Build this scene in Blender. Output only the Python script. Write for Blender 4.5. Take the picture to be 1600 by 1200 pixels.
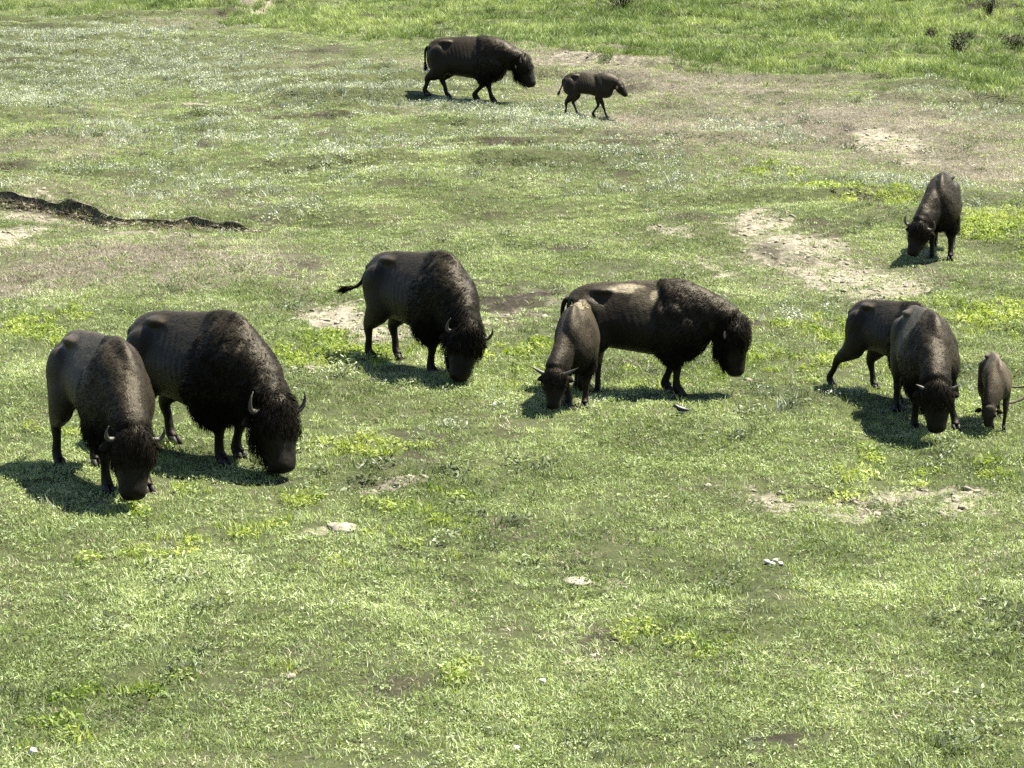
import bpy, math, random
import numpy as np
from mathutils import Vector, Matrix

# ------------------------------------------------------------------ camera, sky, sun, exposure
for o in list(bpy.data.objects):
    bpy.data.objects.remove(o)
SC = bpy.context.scene
COL = SC.collection
R = math.radians

F_PX = 4200.0                    # focal length in pixels of the 1600x1200 photograph
CAM_H = 7.41                     # metres above the foot of the slope
SLOPE = math.tan(R(3.0))         # the meadow rises away from the camera
PITCH = R(9.3)                   # camera looks down by this much

cam_d = bpy.data.cameras.new('camera')
cam = bpy.data.objects.new('camera', cam_d)
COL.objects.link(cam)
cam_d.sensor_width = 36.0
cam_d.lens = F_PX / 1600.0 * 36.0
cam_d.clip_start = 0.5
cam_d.clip_end = 3000.0
cam.location = (0, 0, CAM_H)
cam.rotation_euler = (math.pi / 2 - PITCH, 0, 0)
SC.camera = cam

# direction the sunlight travels: to the left, a little towards the camera, down
SUN_DIR = Vector((-0.48, -0.17, -1.0)).normalized()
sun_elev = math.asin(-SUN_DIR.z)
sun_az = math.atan2(-SUN_DIR.x, -SUN_DIR.y)       # clockwise from +Y
world = bpy.data.worlds.new('World')
SC.world = world
world.use_nodes = True
wn = world.node_tree.nodes
bg = wn['Background']
sky = wn.new('ShaderNodeTexSky')
sky.sky_type = 'NISHITA'
sky.sun_disc = False
sky.sun_elevation = sun_elev
sky.sun_rotation = sun_az
world.node_tree.links.new(sky.outputs[0], bg.inputs[0])
bg.inputs[1].default_value = 0.05
sun_d = bpy.data.lights.new('sun', 'SUN')
sun_d.energy = 5.0
sun_d.angle = R(0.55)
sun_d.color = (1.0, 0.95, 0.80)
sun = bpy.data.objects.new('sun', sun_d)
COL.objects.link(sun)
sun.rotation_euler = SUN_DIR.to_track_quat('-Z', 'Y').to_euler()
SC.view_settings.view_transform = 'Standard'
SC.view_settings.look = 'None'
SC.view_settings.gamma = 1.0
SC.view_settings.use_curve_mapping = False
SC.view_settings.exposure = 2.42
SC.cycles.use_denoising = False
SC.cycles.max_bounces = 6
SC.cycles.diffuse_bounces = 3
SC.cycles.transmission_bounces = 3

# ------------------------------------------------------------------ helpers
def tag(o, label=None, cat=None, group=None, kind=None):
    if label: o['label'] = label
    if cat: o['category'] = cat
    if group: o['group'] = group
    if kind: o['kind'] = kind
    return o

def empty(name, loc=(0, 0, 0), rz=0.0):
    o = bpy.data.objects.new(name, None)
    o.empty_display_size = 0.2
    COL.objects.link(o)
    o.location = loc
    o.rotation_euler = (0, 0, rz)
    return o

def mesh_from(name, verts, faces, smooth=True):
    me = bpy.data.meshes.new(name)
    me.from_pydata([tuple(v) for v in verts], [], [tuple(f) for f in faces])
    me.validate()
    if smooth:
        me.polygons.foreach_set('use_smooth', np.ones(len(me.polygons), dtype=bool))
    me.update()
    return me

def add(name, me, mat=None, parent=None, coll=None):
    o = bpy.data.objects.new(name, me)
    (coll or COL).objects.link(o)
    if mat is not None and not me.materials:
        me.materials.append(mat)
    if parent is not None:
        o.parent = parent
    return o

def set_col(me, name, rgb):
    a = me.attributes.new(name, 'FLOAT_COLOR', 'POINT')
    c = np.ones((len(me.vertices), 4), dtype=np.float32)
    c[:, :3] = rgb
    a.data.foreach_set('color', c.ravel())

def set_f(me, name, v):
    a = me.attributes.new(name, 'FLOAT', 'POINT')
    a.data.foreach_set('value', np.asarray(v, dtype=np.float32))

def _hash(ix, iy, iz, seed):
    h = (ix * 374761393 + iy * 668265263 + iz * 2147483647 + seed * 1274126177) & 0xFFFFFFFF
    h = ((h ^ (h >> 13)) * 1274126177) & 0xFFFFFFFF
    h = (h ^ (h >> 16)) & 0xFFFFFFFF
    return h.astype(np.float64) / 4294967295.0

def vnoise(x, y, z=None, seed=0):
    """value noise in -1..1"""
    x = np.asarray(x, dtype=np.float64); y = np.asarray(y, dtype=np.float64)
    z = np.zeros_like(x) if z is None else np.asarray(z, dtype=np.float64)
    ix = np.floor(x).astype(np.int64); iy = np.floor(y).astype(np.int64); iz = np.floor(z).astype(np.int64)
    fx = x - ix; fy = y - iy; fz = z - iz
    fx = fx * fx * (3 - 2 * fx); fy = fy * fy * (3 - 2 * fy); fz = fz * fz * (3 - 2 * fz)
    r = 0
    for dx in (0, 1):
        for dy in (0, 1):
            for dz in (0, 1):
                w = (fx if dx else 1 - fx) * (fy if dy else 1 - fy) * (fz if dz else 1 - fz)
                r = r + w * _hash(ix + dx, iy + dy, iz + dz, seed)
    return r * 2 - 1

def fbm(x, y, z=None, seed=0, oct=4):
    r, a, f = 0, 0.5, 1.0
    for k in range(oct):
        r = r + a * vnoise(x * f, y * f, None if z is None else z * f, seed + k * 17)
        a *= 0.5; f *= 2.03
    return r

def sstep(a, b, x):
    t = np.clip((np.asarray(x, dtype=np.float64) - a) / (b - a), 0, 1)
    return t * t * (3 - 2 * t)

def nrm(v):
    v = np.asarray(v, dtype=np.float64)
    return v / np.maximum(np.linalg.norm(v, axis=-1, keepdims=True), 1e-9)

# where a point of the photograph lies on the meadow (plane of the slope)
def ground_xy(px, py):
    u = (px - 800.0) / F_PX
    v = (600.0 - py) / F_PX
    d = np.array([u, math.cos(PITCH) + v * math.sin(PITCH), -math.sin(PITCH) + v * math.cos(PITCH)])
    t = CAM_H / (SLOPE * d[1] - d[2])
    return d[0] * t, d[1] * t

def px_per_m(py):
    x, y = ground_xy(800, py)
    return F_PX / math.hypot(y, CAM_H - SLOPE * y)

def ellipse(px, py, rx, ry):
    """an elongated patch of the meadow, centre and half-sizes in metres"""
    x, y = ground_xy(px, py)
    s = px_per_m(py)
    y1 = ground_xy(px, py - ry)[1]; y0 = ground_xy(px, py + ry)[1]
    return x, y, rx / s, max(0.12, (y1 - y0) / 2)

# ------------------------------------------------------------------ meadow relief
# little eroded banks: a broken step that faces the camera (photograph points, height in metres)
BANKS = []
for pts, hh in [([(-60, 326), (20, 329), (90, 336), (160, 345), (240, 350), (320, 352), (395, 356), (440, 352)], .18),
                ([(380, 196), (440, 188), (520, 190), (590, 196)], .16),
                ([(690, 474), (760, 470), (830, 478), (880, 474)], .14),
                ([(1480, 66), (1540, 60), (1620, 64)], .22), ([(1470, 36), (1530, 31), (1620, 34)], .22),
                ([(900, 1012), (950, 1004), (1010, 1014)], .09), ([(540, 776), (600, 769), (650, 776)], .07),
                ([(1190, 775), (1250, 770), (1330, 782), (1400, 780)], .08), ([(-40, 272), (20, 268), (60, 274)], .14),
                ([(470, 22), (420, 14), (360, 18)], .14), ([(560, 300), (640, 296), (700, 304)], .08), ([(700, 345), (740, 338), (800, 343)], .08),
                ([(120, 300), (200, 290), (280, 298)], .08), ([(1180, 405), (1230, 398), (1300, 408)], .09), ([(480, 580), (530, 572), (590, 580)], .09)]:
    q = sorted(ground_xy(a, b) for a, b in pts)
    BANKS.append((np.array([p[0] for p in q]), np.array([p[1] for p in q]), hh))

def banks(x, y):
    z = np.zeros_like(x); dark = np.zeros_like(x)
    for k, (bx, by, hh) in enumerate(BANKS):
        near = (x > bx[0] - 1) & (x < bx[-1] + 1) & (np.abs(y - by.mean()) < 16)
        if not near.any(): continue
        xx, yy = x[near], y[near]
        wob = .16 * vnoise(xx / .8, xx * 0 + 3.1 + k, seed=41) + .20 * vnoise(xx / .3, xx * 0 + 1.7 + k, seed=42)
        d = yy - np.interp(xx, bx, by) - wob
        w = min(1.2, (bx[-1] - bx[0]) * .25)
        ends = sstep(bx[0], bx[0] + w, xx) * (1 - sstep(bx[-1] - w, bx[-1], xx))
        h = hh * ends * np.clip(.8 + .35 * vnoise(xx / .4, xx * 0 + k, seed=44), .3, 1.1)
        z[near] += h * (sstep(-.05, .14, d) * np.exp(-np.maximum(d - .2, 0) / 4.5) - .3 * np.exp(-((d + .35) / .4) ** 2))
        dark[near] = np.maximum(dark[near], ends * np.clip(.75 + .6 * vnoise(xx / .35, yy / .5, seed=46), 0, 1) * sstep(-.30, -.12, d) * (1 - sstep(.12, .30, d)) * min(1, hh / .16))  # dark soil of the cut, with the shade of the step painted in
    return z, dark

def height(x, y):
    x = np.asarray(x, dtype=np.float64); y = np.asarray(y, dtype=np.float64)
    z = SLOPE * y
    near = sstep(6, 22, y)
    z = z + near * (0.50 * sstep(40, 60, y) * fbm(x / 8.0 + 5, y / 7.0, seed=30, oct=2) + 0.11 * fbm(x / 5.5, y / 7.0, seed=3, oct=3) + 0.055 * fbm(x / 1.5, y / 1.9, seed=8, oct=3))
    z = z + 0.05 * vnoise(x / 0.55, y / 0.6, seed=21) * 0.35
    # far hillside rises behind the picture
    far = np.maximum(0, y - 108)
    z = z + 0.0016 * far ** 2 * np.exp(-far / 160.0) + far * 0.05 + 1.6 * fbm(x / 45.0, y / 45.0, seed=31, oct=3) * sstep(100, 190, y)
    side = np.maximum(0, np.abs(x) - 40)
    z = z + 0.8 * fbm(x / 35.0 + 9, y / 35.0, seed=33, oct=3) * sstep(0, 40, side)
    z = z + banks(x, y)[0]
    # small terraces trodden into the upper slope, hummocks everywhere
    ph = y / 3.1 + 1.5 * fbm(x / 9.0, y / 9.0, seed=35, oct=2)
    fr = ph - np.floor(ph)
    terr = sstep(0.0, .16, fr) - fr
    z = z + 0.28 * terr * sstep(36, 48, y) * (1 - sstep(110, 140, y)) * sstep(-.15, .35, fbm(x / 3.5, y / 4.5, seed=37, oct=3))
    z = z + near * 0.030 * np.abs(fbm(x / .45, y / .5, seed=39, oct=2)) * 2
    # wallow behind the middle bull and smaller hollows
    for (cx, cy, rx, ry, dep) in HOLLOWS:
        q = ((x - cx) / rx) ** 2 + ((y - cy) / ry) ** 2
        z = z + dep * np.exp(-q * 1.4)
    return z

HOLLOWS = []
for (a, b, c, d, e) in [(535, 505, 70, 26, -0.14), (1270, 400, 160, 45, -0.06), (760, 480, 90, 14, -0.10), (1330, 775, 190, 18, -0.07),
                        (970, 1015, 70, 16, -0.07), (600, 775, 60, 10, -0.05), (520, 590, 60, 12, 0.06), (1210, 398, 14, 6, -0.08),
                        (470, 190, 110, 6, -0.14), (1110, 25, 280, 14, 0.25), (1250, 120, 350, 20, -0.2)]:
    HOLLOWS.append(ellipse(a, b, c, d) + (e,))

def ground_z(x, y):
    return float(height(np.array([x]), np.array([y]))[0])

def at(px, py):
    x, y = ground_xy(px, py)
    return Vector((x, y, ground_z(x, y)))

# patches of the meadow: kind, centre and half-size (photograph pixels, turned into metres), strength
PATCH = {
 'dirt': [(535, 500, 52, 32, 1.0), (590, 520, 70, 22, .7), (1180, 350, 75, 12, .8), (1260, 395, 95, 40, .75), (1340, 440, 100, 24, .8), (1110, 415, 25, 14, .7),
          (1035, 362, 28, 9, .8), (1245, 768, 40, 8, .9), (1330, 775, 130, 17, .62), (1470, 775, 70, 7, .85), (1560, 790, 70, 12, .7), (1235, 795, 45, 7, .5),
          (1405, 217, 45, 14, 1.0), (1272, 178, 30, 5, 1.0), (1440, 240, 40, 6, .7), (410, 19, 34, 9, 1.0), (515, 576, 34, 6, .9), (10, 378, 40, 18, .9), (50, 335, 50, 16, .6),
          (120, 346, 60, 8, .6), (240, 358, 80, 7, .6), (330, 360, 40, 6, .5), (965, 1012, 50, 16, .45), (1000, 1026, 25, 6, .6), (600, 772, 60, 9, .7), (903, 908, 20, 6, .6), (536, 832, 24, 7, .8),
          (790, 490, 60, 8, .5), (850, 470, 50, 12, .45), (1430, 700, 40, 8, .25), (680, 100, 24, 6, .4), (930, 110, 100, 9, .45), (1360, 880, 40, 9, .45), (1130, 770, 40, 8, .4), (435, 1062, 30, 5, .5),
          (310, 162, 22, 4, .8), (20, 103, 40, 6, .6), (1000, 575, 60, 7, .5), (1190, 610, 60, 7, .3)],
 'dark': [(150, 347, 80, 7, .6), (260, 356, 90, 6, .6), (970, 1010, 44, 11, 1.3), (600, 772, 45, 6, .7), (770, 474, 70, 12, 1.3), (850, 467, 60, 12, .9), (650, 475, 40, 8, .8),
          (470, 190, 100, 5, .8), (1210, 398, 12, 5, 1.0), (1550, 62, 60, 9, .5), (1530, 32, 70, 6, .6), (1360, 880, 26, 6, .5), (20, 270, 30, 6, .6), (500, 575, 50, 6, .3)],
 'dry':  [(900, 105, 140, 14, 1.1), (1080, 140, 220, 22, 1.05), (1330, 195, 250, 36, 1.1), (1050, 205, 130, 26, 1.0), (1540, 250, 140, 40, 1.05), (1200, 240, 220, 30, .5), (200, 400, 170, 28, 1.15), (60, 440, 130, 26, .95), (340, 420, 100, 30, .75),
          (460, 450, 60, 26, .5), (280, 40, 70, 14, .6), (640, 105, 60, 9, .6), (480, 95, 120, 12, .35), (80, 240, 90, 20, .5), (850, 235, 60, 10, .5), (1450, 285, 60, 14, .4), (150, 180, 70, 18, .35), (700, 180, 90, 10, .4),
          (1300, 420, 140, 40, .35), (150, 330, 170, 22, .4)],
 'sage': [(90, 70, 190, 34, 1.0), (260, 95, 170, 26, 1.0), (430, 125, 200, 22, .8), (600, 150, 130, 26, .9), (80, 130, 160, 30, .7), (300, 215, 170, 34, .6), (560, 250, 150, 40, .4), (880, 205, 130, 22, .8), (1180, 205, 80, 14, .9), (1100, 290, 200, 22, .45),
          (950, 260, 140, 26, .6), (1400, 295, 90, 14, .7), (1500, 170, 120, 18, .5), (780, 170, 110, 12, .8), (300, 300, 160, 24, .5), (100, 290, 100, 30, .3), (700, 230, 150, 30, .35), (1560, 320, 80, 20, .6), (420, 330, 60, 20, .4), (1300, 480, 80, 10, .3), (1000, 620, 500, 60, .06)],
 'yellow': [(540, 550, 130, 18, 1.0), (440, 555, 60, 16, .8), (60, 525, 70, 14, .55), (130, 500, 60, 20, .4), (1500, 490, 90, 26, .7), (1560, 360, 70, 20, .9), (1360, 315, 80, 12, .8), (1590, 395, 30, 12, .8), (1200, 265, 60, 8, .5), (470, 790, 50, 10, .75), (540, 705, 60, 14, .5), (90, 1120, 90, 22, .55), (400, 1085, 40, 14, .4),
            (1070, 1045, 70, 12, .85), (800, 1040, 60, 16, .4), (300, 770, 80, 16, .35), (770, 560, 50, 16, .6), (850, 540, 40, 14, .5), (150, 700, 60, 14, .5), (1220, 560, 70, 40, .5), (1320, 520, 60, 26, .4), (500, 840, 260, 30, .2), (1420, 740, 150, 20, .25), (660, 830, 90, 20, .35), (1110, 600, 70, 14, .4), (900, 620, 70, 10, .35)],
 'tall': [(1250, 40, 420, 34, 1.0), (1000, 60, 200, 30, .9), (1450, 110, 260, 26, .8), (560, 30, 140, 26, .8), (760, 20, 140, 20, .9), (1180, 95, 220, 22, .8), (200, 8, 260, 12, .6), (1550, 130, 120, 26, .8)],
}
ELL = {k: [ellipse(a, b, c, d) + (e,) for (a, b, c, d, e) in v] for k, v in PATCH.items()}

def mask(kind, x, y, warp=0.5, soft=0.55):
    if kind == 'tall': warp, soft = 1.3, 0.9
    if kind in ('yellow', 'dry', 'sage'): warp, soft = 0.8, 0.8
    wx = x + warp * fbm(x / 1.3, y / 1.3, seed=51, oct=3) * 1.6
    wy = y + warp * fbm(x / 1.3 + 40, y / 1.3, seed=53, oct=3) * 2.6
    m = np.zeros_like(x)
    for (cx, cy, rx, ry, st) in ELL[kind]:
        q = np.sqrt(((wx - cx) / rx) ** 2 + ((wy - cy) / ry) ** 2)
        m = np.maximum(m, st * (1 - sstep(1 - soft, 1 + soft, q)))
    return m

def axis_coords(lo, hi, step, far_lo, far_hi, grow=1.22):
    c = list(np.arange(lo, hi + step / 2, step))
    s, p = step, c[-1]
    while p < far_hi:
        s *= grow; p += s; c.append(p)
    s, p, pre = step, c[0], []
    while p > far_lo:
        s *= grow; p -= s; pre.append(p)
    return np.array(pre[::-1] + c)

gx = axis_coords(-23, 23, 0.19, -500, 500)
gy = axis_coords(17.5, 112, 0.19, -60, 900)
GX, GY = np.meshgrid(gx, gy)
fx, fy = GX.ravel(), GY.ravel()
MASK = {k: mask(k, fx, fy) for k in PATCH}
MASK['dark'] = np.maximum(MASK['dark'] * np.clip(.6 + .9 * fbm(fx / .5, fy / .6, seed=47, oct=2), 0, 1), banks(fx, fy)[1])
# bare dark litter showing between the tufts, more of it on the upper slope
MASK['dark'] = np.maximum(MASK['dark'], np.clip(fbm(fx / 1.1, fy / 1.5, seed=57, oct=4) * 3.0 - 1.05 + .25 * sstep(36, 46, fy), 0, .85) * (fy < 112))
dirt_break = np.clip(0.55 + 0.9 * fbm(fx / 0.42, fy / 0.55, seed=71, oct=3), 0, 1)
MASK['dirt'] = np.clip(MASK['dirt'] * (0.55 + 0.75 * dirt_break), 0, 1)
# hoof-pocked relief in bare soil
fz = height(fx, fy) - 0.03 * MASK['dirt'] + MASK['dirt'] * 0.05 * vnoise(fx / 0.30, fy / 0.34, seed=75)
nx_, ny_ = len(gx), len(gy)
idx = np.arange(nx_ * ny_).reshape(ny_, nx_)
quads = np.stack([idx[:-1, :-1], idx[:-1, 1:], idx[1:, 1:], idx[1:, :-1]], axis=-1).reshape(-1, 4)
me = bpy.data.meshes.new('meadow')
me.vertices.add(len(fx)); me.vertices.foreach_set('co', np.stack([fx, fy, fz], 1).ravel().astype(np.float32))
me.loops.add(quads.size); me.loops.foreach_set('vertex_index', quads.ravel().astype(np.int32))
me.polygons.add(len(quads)); me.polygons.foreach_set('loop_start', np.arange(0, quads.size, 4, dtype=np.int32))
me.polygons.foreach_set('use_smooth', np.ones(len(quads), dtype=bool))
me.update(calc_edges=True)

# how much of each plant grows where
halfw = (fy * 800.0 / F_PX) * 1.02 + 5.0
inview = (np.abs(fx) < halfw) & (fy > 18.5) & (fy < 112)
vis = inview.astype(np.float64) * (1 - sstep(halfw - 1.5, halfw, np.abs(fx)))
farf = np.clip(38.0 / np.maximum(fy, 20), 0.3, 1.7)            # sparser where single plants cannot be told apart
nd = np.clip(1 - 1.0 * MASK['dirt'] + .9 * np.clip(fbm(fx / .5, fy / .6, seed=93, oct=2), 0, 1), 0, 1) * np.clip(1 - 0.75 * MASK['dark'], 0, 1)
clump = np.clip(0.60 + 0.95 * fbm(fx / 0.8, fy / 0.9, seed=81, oct=4), 0.03, 1)
DENS = {
 'green': vis * farf * nd * clump * np.clip(1 - 0.87 * MASK['dry'], 0, 1) * np.clip(1 - 0.8 * MASK['sage'], 0, 1) * np.clip(1 - 0.5 * MASK['yellow'], 0, 1),
 'yellow': vis * farf * nd * np.clip(MASK['yellow'] * 1.15 - 0.08 + 0.6 * fbm(fx / 0.45, fy / 0.6, seed=83, oct=3), 0, 1) * (MASK['yellow'] > 0.03),
 'sage': vis * farf * nd * np.clip(MASK['sage'] * 0.9 - 0.12 + 0.5 * fbm(fx / 0.8, fy / 0.9, seed=85, oct=3), 0, 1) * (MASK['sage'] > 0.02),
 'dry': vis * farf * np.clip(MASK['dry'] * 1.0 + 0.06 + .12 * sstep(38, 50, fy) + 0.35 * MASK['dirt'] * (1 - MASK['dirt']) * 2 + 0.3 * fbm(fx / 0.7, fy / 0.8, seed=87, oct=3), 0, 1) * np.clip(1 - 0.85 * MASK['dirt'], 0.06, 1),
 'tall': vis * farf * np.clip(MASK['tall'] * 1.0 - .12 + 0.75 * fbm(fx / 2.2, fy / 3.0, seed=89, oct=3), 0, 1) * (MASK['tall'] > 0.03),
 'clod': vis * farf * np.clip(MASK['dirt'] * 1.1 - 0.1, 0, 1) * np.clip(1 - .7 * MASK['dark'], 0, 1),
 'weed': vis * farf * nd * np.clip(fbm(fx / 1.1, fy / 1.3, seed=95, oct=3) * 2.2 - .25, 0, 1),
 'flower': vis * np.clip(fbm(fx / 1.4, fy / 1.8, seed=91, oct=3) * 1.6 - 0.15, 0, 1) * (1 - sstep(34, 44, fy)) * nd,
}
for k, v in DENS.items():
    set_f(me, 'd_' + k, v)
for k in ('dirt', 'dark', 'dry', 'sage', 'yellow', 'tall'):
    set_f(me, k, MASK[k])

# ------------------------------------------------------------------ materials
def new_mat(name):
    m = bpy.data.materials.new(name)
    m.use_nodes = True
    nt = m.node_tree
    b = nt.nodes['Principled BSDF']
    return m, nt, b

def N(nt, t, **kw):
    n = nt.nodes.new(t)
    for k, v in kw.items():
        setattr(n, k, v)
    return n

def mixc(nt, fac, a, b, mode='MIX'):
    n = N(nt, 'ShaderNodeMix', data_type='RGBA', blend_type=mode)
    for s, v in ((0, fac), (6, a), (7, b)):
        if isinstance(v, bpy.types.NodeSocket): nt.links.new(v, n.inputs[s])
        elif isinstance(v, (int, float)): n.inputs[s].default_value = v
        else: n.inputs[s].default_value = (*v, 1)
    return n.outputs[2]

def noise(nt, scale, detail=4, vec=None, rough=0.6):
    n = N(nt, 'ShaderNodeTexNoise')
    n.inputs['Scale'].default_value = scale
    n.inputs['Detail'].default_value = detail
    n.inputs['Roughness'].default_value = rough
    if vec is not None: nt.links.new(vec, n.inputs['Vector'])
    return n.outputs[0]

def ramp(nt, fac, pts):
    n = N(nt, 'ShaderNodeValToRGB')
    el = n.color_ramp.elements
    while len(el) < len(pts): el.new(0.5)
    for e, (p, c) in zip(el, pts):
        e.position = p
        e.color = (*c, 1) if len(c) == 3 else c
    nt.links.new(fac, n.inputs[0])
    return n.outputs[0]

def attr(nt, name, typ='GEOMETRY', out='Fac'):
    n = N(nt, 'ShaderNodeAttribute', attribute_name=name, attribute_type=typ)
    return n.outputs[out]

def meadow_material():
    m, nt, b = new_mat('meadow_ground')
    co = N(nt, 'ShaderNodeNewGeometry').outputs['Position']
    litter = ramp(nt, noise(nt, 6.0, 8, co, 0.7), [(0.25, (0.016, 0.017, 0.009)), (0.5, (0.038, 0.042, 0.019)), (0.75, (0.085, 0.086, 0.045))])
    big = ramp(nt, noise(nt, 0.35, 5, co), [(0.35, (0.03, 0.04, 0.015)), (0.65, (0.06, 0.07, 0.028))])
    base = mixc(nt, 0.4, litter, big)
    dry = ramp(nt, noise(nt, 9.0, 8, co, 0.7), [(0.3, (0.042, 0.038, 0.030)), (0.7, (0.13, 0.117, 0.092))])
    base = mixc(nt, attr(nt, 'dry'), base, dry)
    soil = ramp(nt, noise(nt, 9.0, 9, co, 0.75), [(0.34, (0.055, 0.047, 0.036)), (0.46, (0.135, 0.122, 0.094)), (0.66, (0.235, 0.215, 0.17))])
    mm = N(nt, 'ShaderNodeMath', operation='ADD'); mm.inputs[1].default_value = -0.5      # ragged edges of the bare soil
    nt.links.new(noise(nt, 5.0, 7, co, 0.75), mm.inputs[0])
    m2 = N(nt, 'ShaderNodeMath', operation='MULTIPLY_ADD'); m2.inputs[1].default_value = 2.6
    nt.links.new(mm.outputs[0], m2.inputs[0]); nt.links.new(attr(nt, 'dirt'), m2.inputs[2])
    base = mixc(nt, ramp(nt, m2.outputs[0], [(0.32, (0, 0, 0)), (0.62, (1, 1, 1))]), base, soil)
    dk = ramp(nt, noise(nt, 7.0, 8, co, 0.7), [(0.35, (0.012, 0.010, 0.008)), (0.6, (0.032, 0.027, 0.020)), (0.82, (0.12, 0.105, 0.08))])
    base = mixc(nt, attr(nt, 'dark'), base, dk)
    nt.links.new(base, b.inputs['Base Color'])
    b.inputs['Roughness'].default_value = 0.95
    b.inputs['Specular IOR Level'].default_value = 0.1
    bp = N(nt, 'ShaderNodeBump')
    bp.inputs['Strength'].default_value = 0.9
    bp.inputs['Distance'].default_value = 0.06
    nt.links.new(noise(nt, 14.0, 8, co, 0.7), bp.inputs['Height'])
    nt.links.new(bp.outputs[0], b.inputs['Normal'])
    return m

def leaf_material(name, cols, transl=0.35, rough=0.55, patch=0.5):
    """cols: ramp of leaf colours, chosen plant by plant and drifting over the meadow"""
    m, nt, b = new_mat(name)
    oi = N(nt, 'ShaderNodeObjectInfo')
    dr = N(nt, 'ShaderNodeMath', operation='MULTIPLY_ADD'); dr.inputs[1].default_value = 1.7; dr.inputs[2].default_value = -0.35
    nt.links.new(noise(nt, patch, 5, oi.outputs['Location']), dr.inputs[0])
    drift = dr.outputs[0]
    mx = N(nt, 'ShaderNodeMath', operation='MULTIPLY_ADD')
    nt.links.new(oi.outputs['Random'], mx.inputs[0]); mx.inputs[1].default_value = 0.45
    nt.links.new(drift, mx.inputs[2])
    mh = N(nt, 'ShaderNodeMath', operation='MULTIPLY_ADD')
    nt.links.new(attr(nt, 'blade'), mh.inputs[0]); mh.inputs[1].default_value = 0.35
    nt.links.new(mx.outputs[0], mh.inputs[2])
    sb = N(nt, 'ShaderNodeMath', operation='SUBTRACT'); sb.inputs[1].default_value = 0.40
    nt.links.new(mh.outputs[0], sb.inputs[0])
    c = ramp(nt, sb.outputs[0], cols)
    nt.links.new(c, b.inputs['Base Color'])
    b.inputs['Roughness'].default_value = rough
    b.inputs['Specular IOR Level'].default_value = 0.3
    tr = N(nt, 'ShaderNodeBsdfTranslucent')
    nt.links.new(mixc(nt, 1.0, c, (1.0, 1.0, 0.55), 'MULTIPLY'), tr.inputs[0])
    ms = N(nt, 'ShaderNodeMixShader'); ms.inputs[0].default_value = transl
    nt.links.new(b.outputs[0], ms.inputs[1]); nt.links.new(tr.outputs[0], ms.inputs[2])
    nt.links.new(ms.outputs[0], nt.nodes['Material Output'].inputs[0])
    return m

def plain(name, c, rough=0.8, spec=0.2, var=0.35, scale=12.0, bump=0.0):
    m, nt, b = new_mat(name)
    co = N(nt, 'ShaderNodeTexCoord').outputs['Object']
    f = noise(nt, scale, 6, co)
    col = ramp(nt, f, [(0.3, tuple(v * (1 - var) for v in c)), (0.7, tuple(min(1, v * (1 + var)) for v in c))])
    nt.links.new(col, b.inputs['Base Color'])
    b.inputs['Roughness'].default_value = rough
    b.inputs['Specular IOR Level'].default_value = spec
    if bump:
        bp = N(nt, 'ShaderNodeBump'); bp.inputs['Strength'].default_value = bump; bp.inputs['Distance'].default_value = 0.02
        nt.links.new(f, bp.inputs['Height']); nt.links.new(bp.outputs[0], b.inputs['Normal'])
    return m

def coat_material(name, gloss=0.5, spec=0.25):
    m, nt, b = new_mat(name)
    co = N(nt, 'ShaderNodeTexCoord').outputs['Object']
    mp = N(nt, 'ShaderNodeMapping'); mp.inputs['Scale'].default_value = (10, 26, 14)
    nt.links.new(co, mp.inputs[0])
    n1 = noise(nt, 2.2, 7, mp.outputs[0], 0.65)
    c = mixc(nt, 1.0, attr(nt, 'coat', out='Color'), ramp(nt, n1, [(0.3, (0.6, 0.6, 0.6)), (0.72, (1.45, 1.4, 1.3))]), 'MULTIPLY')
    nt.links.new(c, b.inputs['Base Color'])
    b.inputs['Roughness'].default_value = gloss
    b.inputs['Specular IOR Level'].default_value = spec
    b.inputs['Specular Tint'].default_value = (1.0, 0.88, 0.68, 1)
    b.inputs['Sheen Weight'].default_value = 0.02
    b.inputs['Sheen Roughness'].default_value = 0.5
    b.inputs['Sheen Tint'].default_value = (0.9, 0.8, 0.6, 1)
    bp = N(nt, 'ShaderNodeBump'); bp.inputs['Strength'].default_value = 0.5; bp.inputs['Distance'].default_value = 0.02
    nt.links.new(n1, bp.inputs['Height']); nt.links.new(bp.outputs[0], b.inputs['Normal'])
    return m

M = {}
M['ground'] = meadow_material()
G_LO, G_MID, G_HI = (0.050, 0.070, 0.025), (0.152, 0.202, 0.077), (0.365, 0.425, 0.22)
M['green'] = leaf_material('short_grass', [(0.05, G_LO), (0.42, G_MID), (0.95, G_HI)], 0.38)
M['yellow'] = leaf_material('yellow_green_leaves', [(0.1, (0.09, 0.14, 0.022)), (0.5, (0.195, 0.25, 0.05)), (0.95, (0.35, 0.39, 0.12))], 0.42)
M['sage'] = leaf_material('silvery_leaves', [(0.1, (0.11, 0.13, 0.09)), (0.5, (0.24, 0.265, 0.195)), (0.95, (0.40, 0.425, 0.33))], 0.2)
M['weed'] = leaf_material('grey_green_leaves', [(0.1, (0.045, 0.06, 0.03)), (0.5, (0.11, 0.135, 0.07)), (0.95, (0.24, 0.27, 0.15))], 0.25)
M['dry'] = leaf_material('dry_straw', [(0.1, (0.085, 0.068, 0.045)), (0.5, (0.170, 0.150, 0.112)), (0.95, (0.38, 0.35, 0.26))], 0.22)
M['tall'] = leaf_material('long_grass', [(0.05, (0.040, 0.068, 0.016)), (0.5, (0.105, 0.152, 0.045)), (0.95, (0.31, 0.365, 0.155))], 0.38, patch=0.3)
M['clod'] = plain('pale_soil', (0.18, 0.165, 0.13), 0.95, 0.05, 0.35, 9.0, 0.6)
M['petal'] = plain('white_petal', (0.5, 0.5, 0.43), 0.8, 0.1, 0.08)
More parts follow.
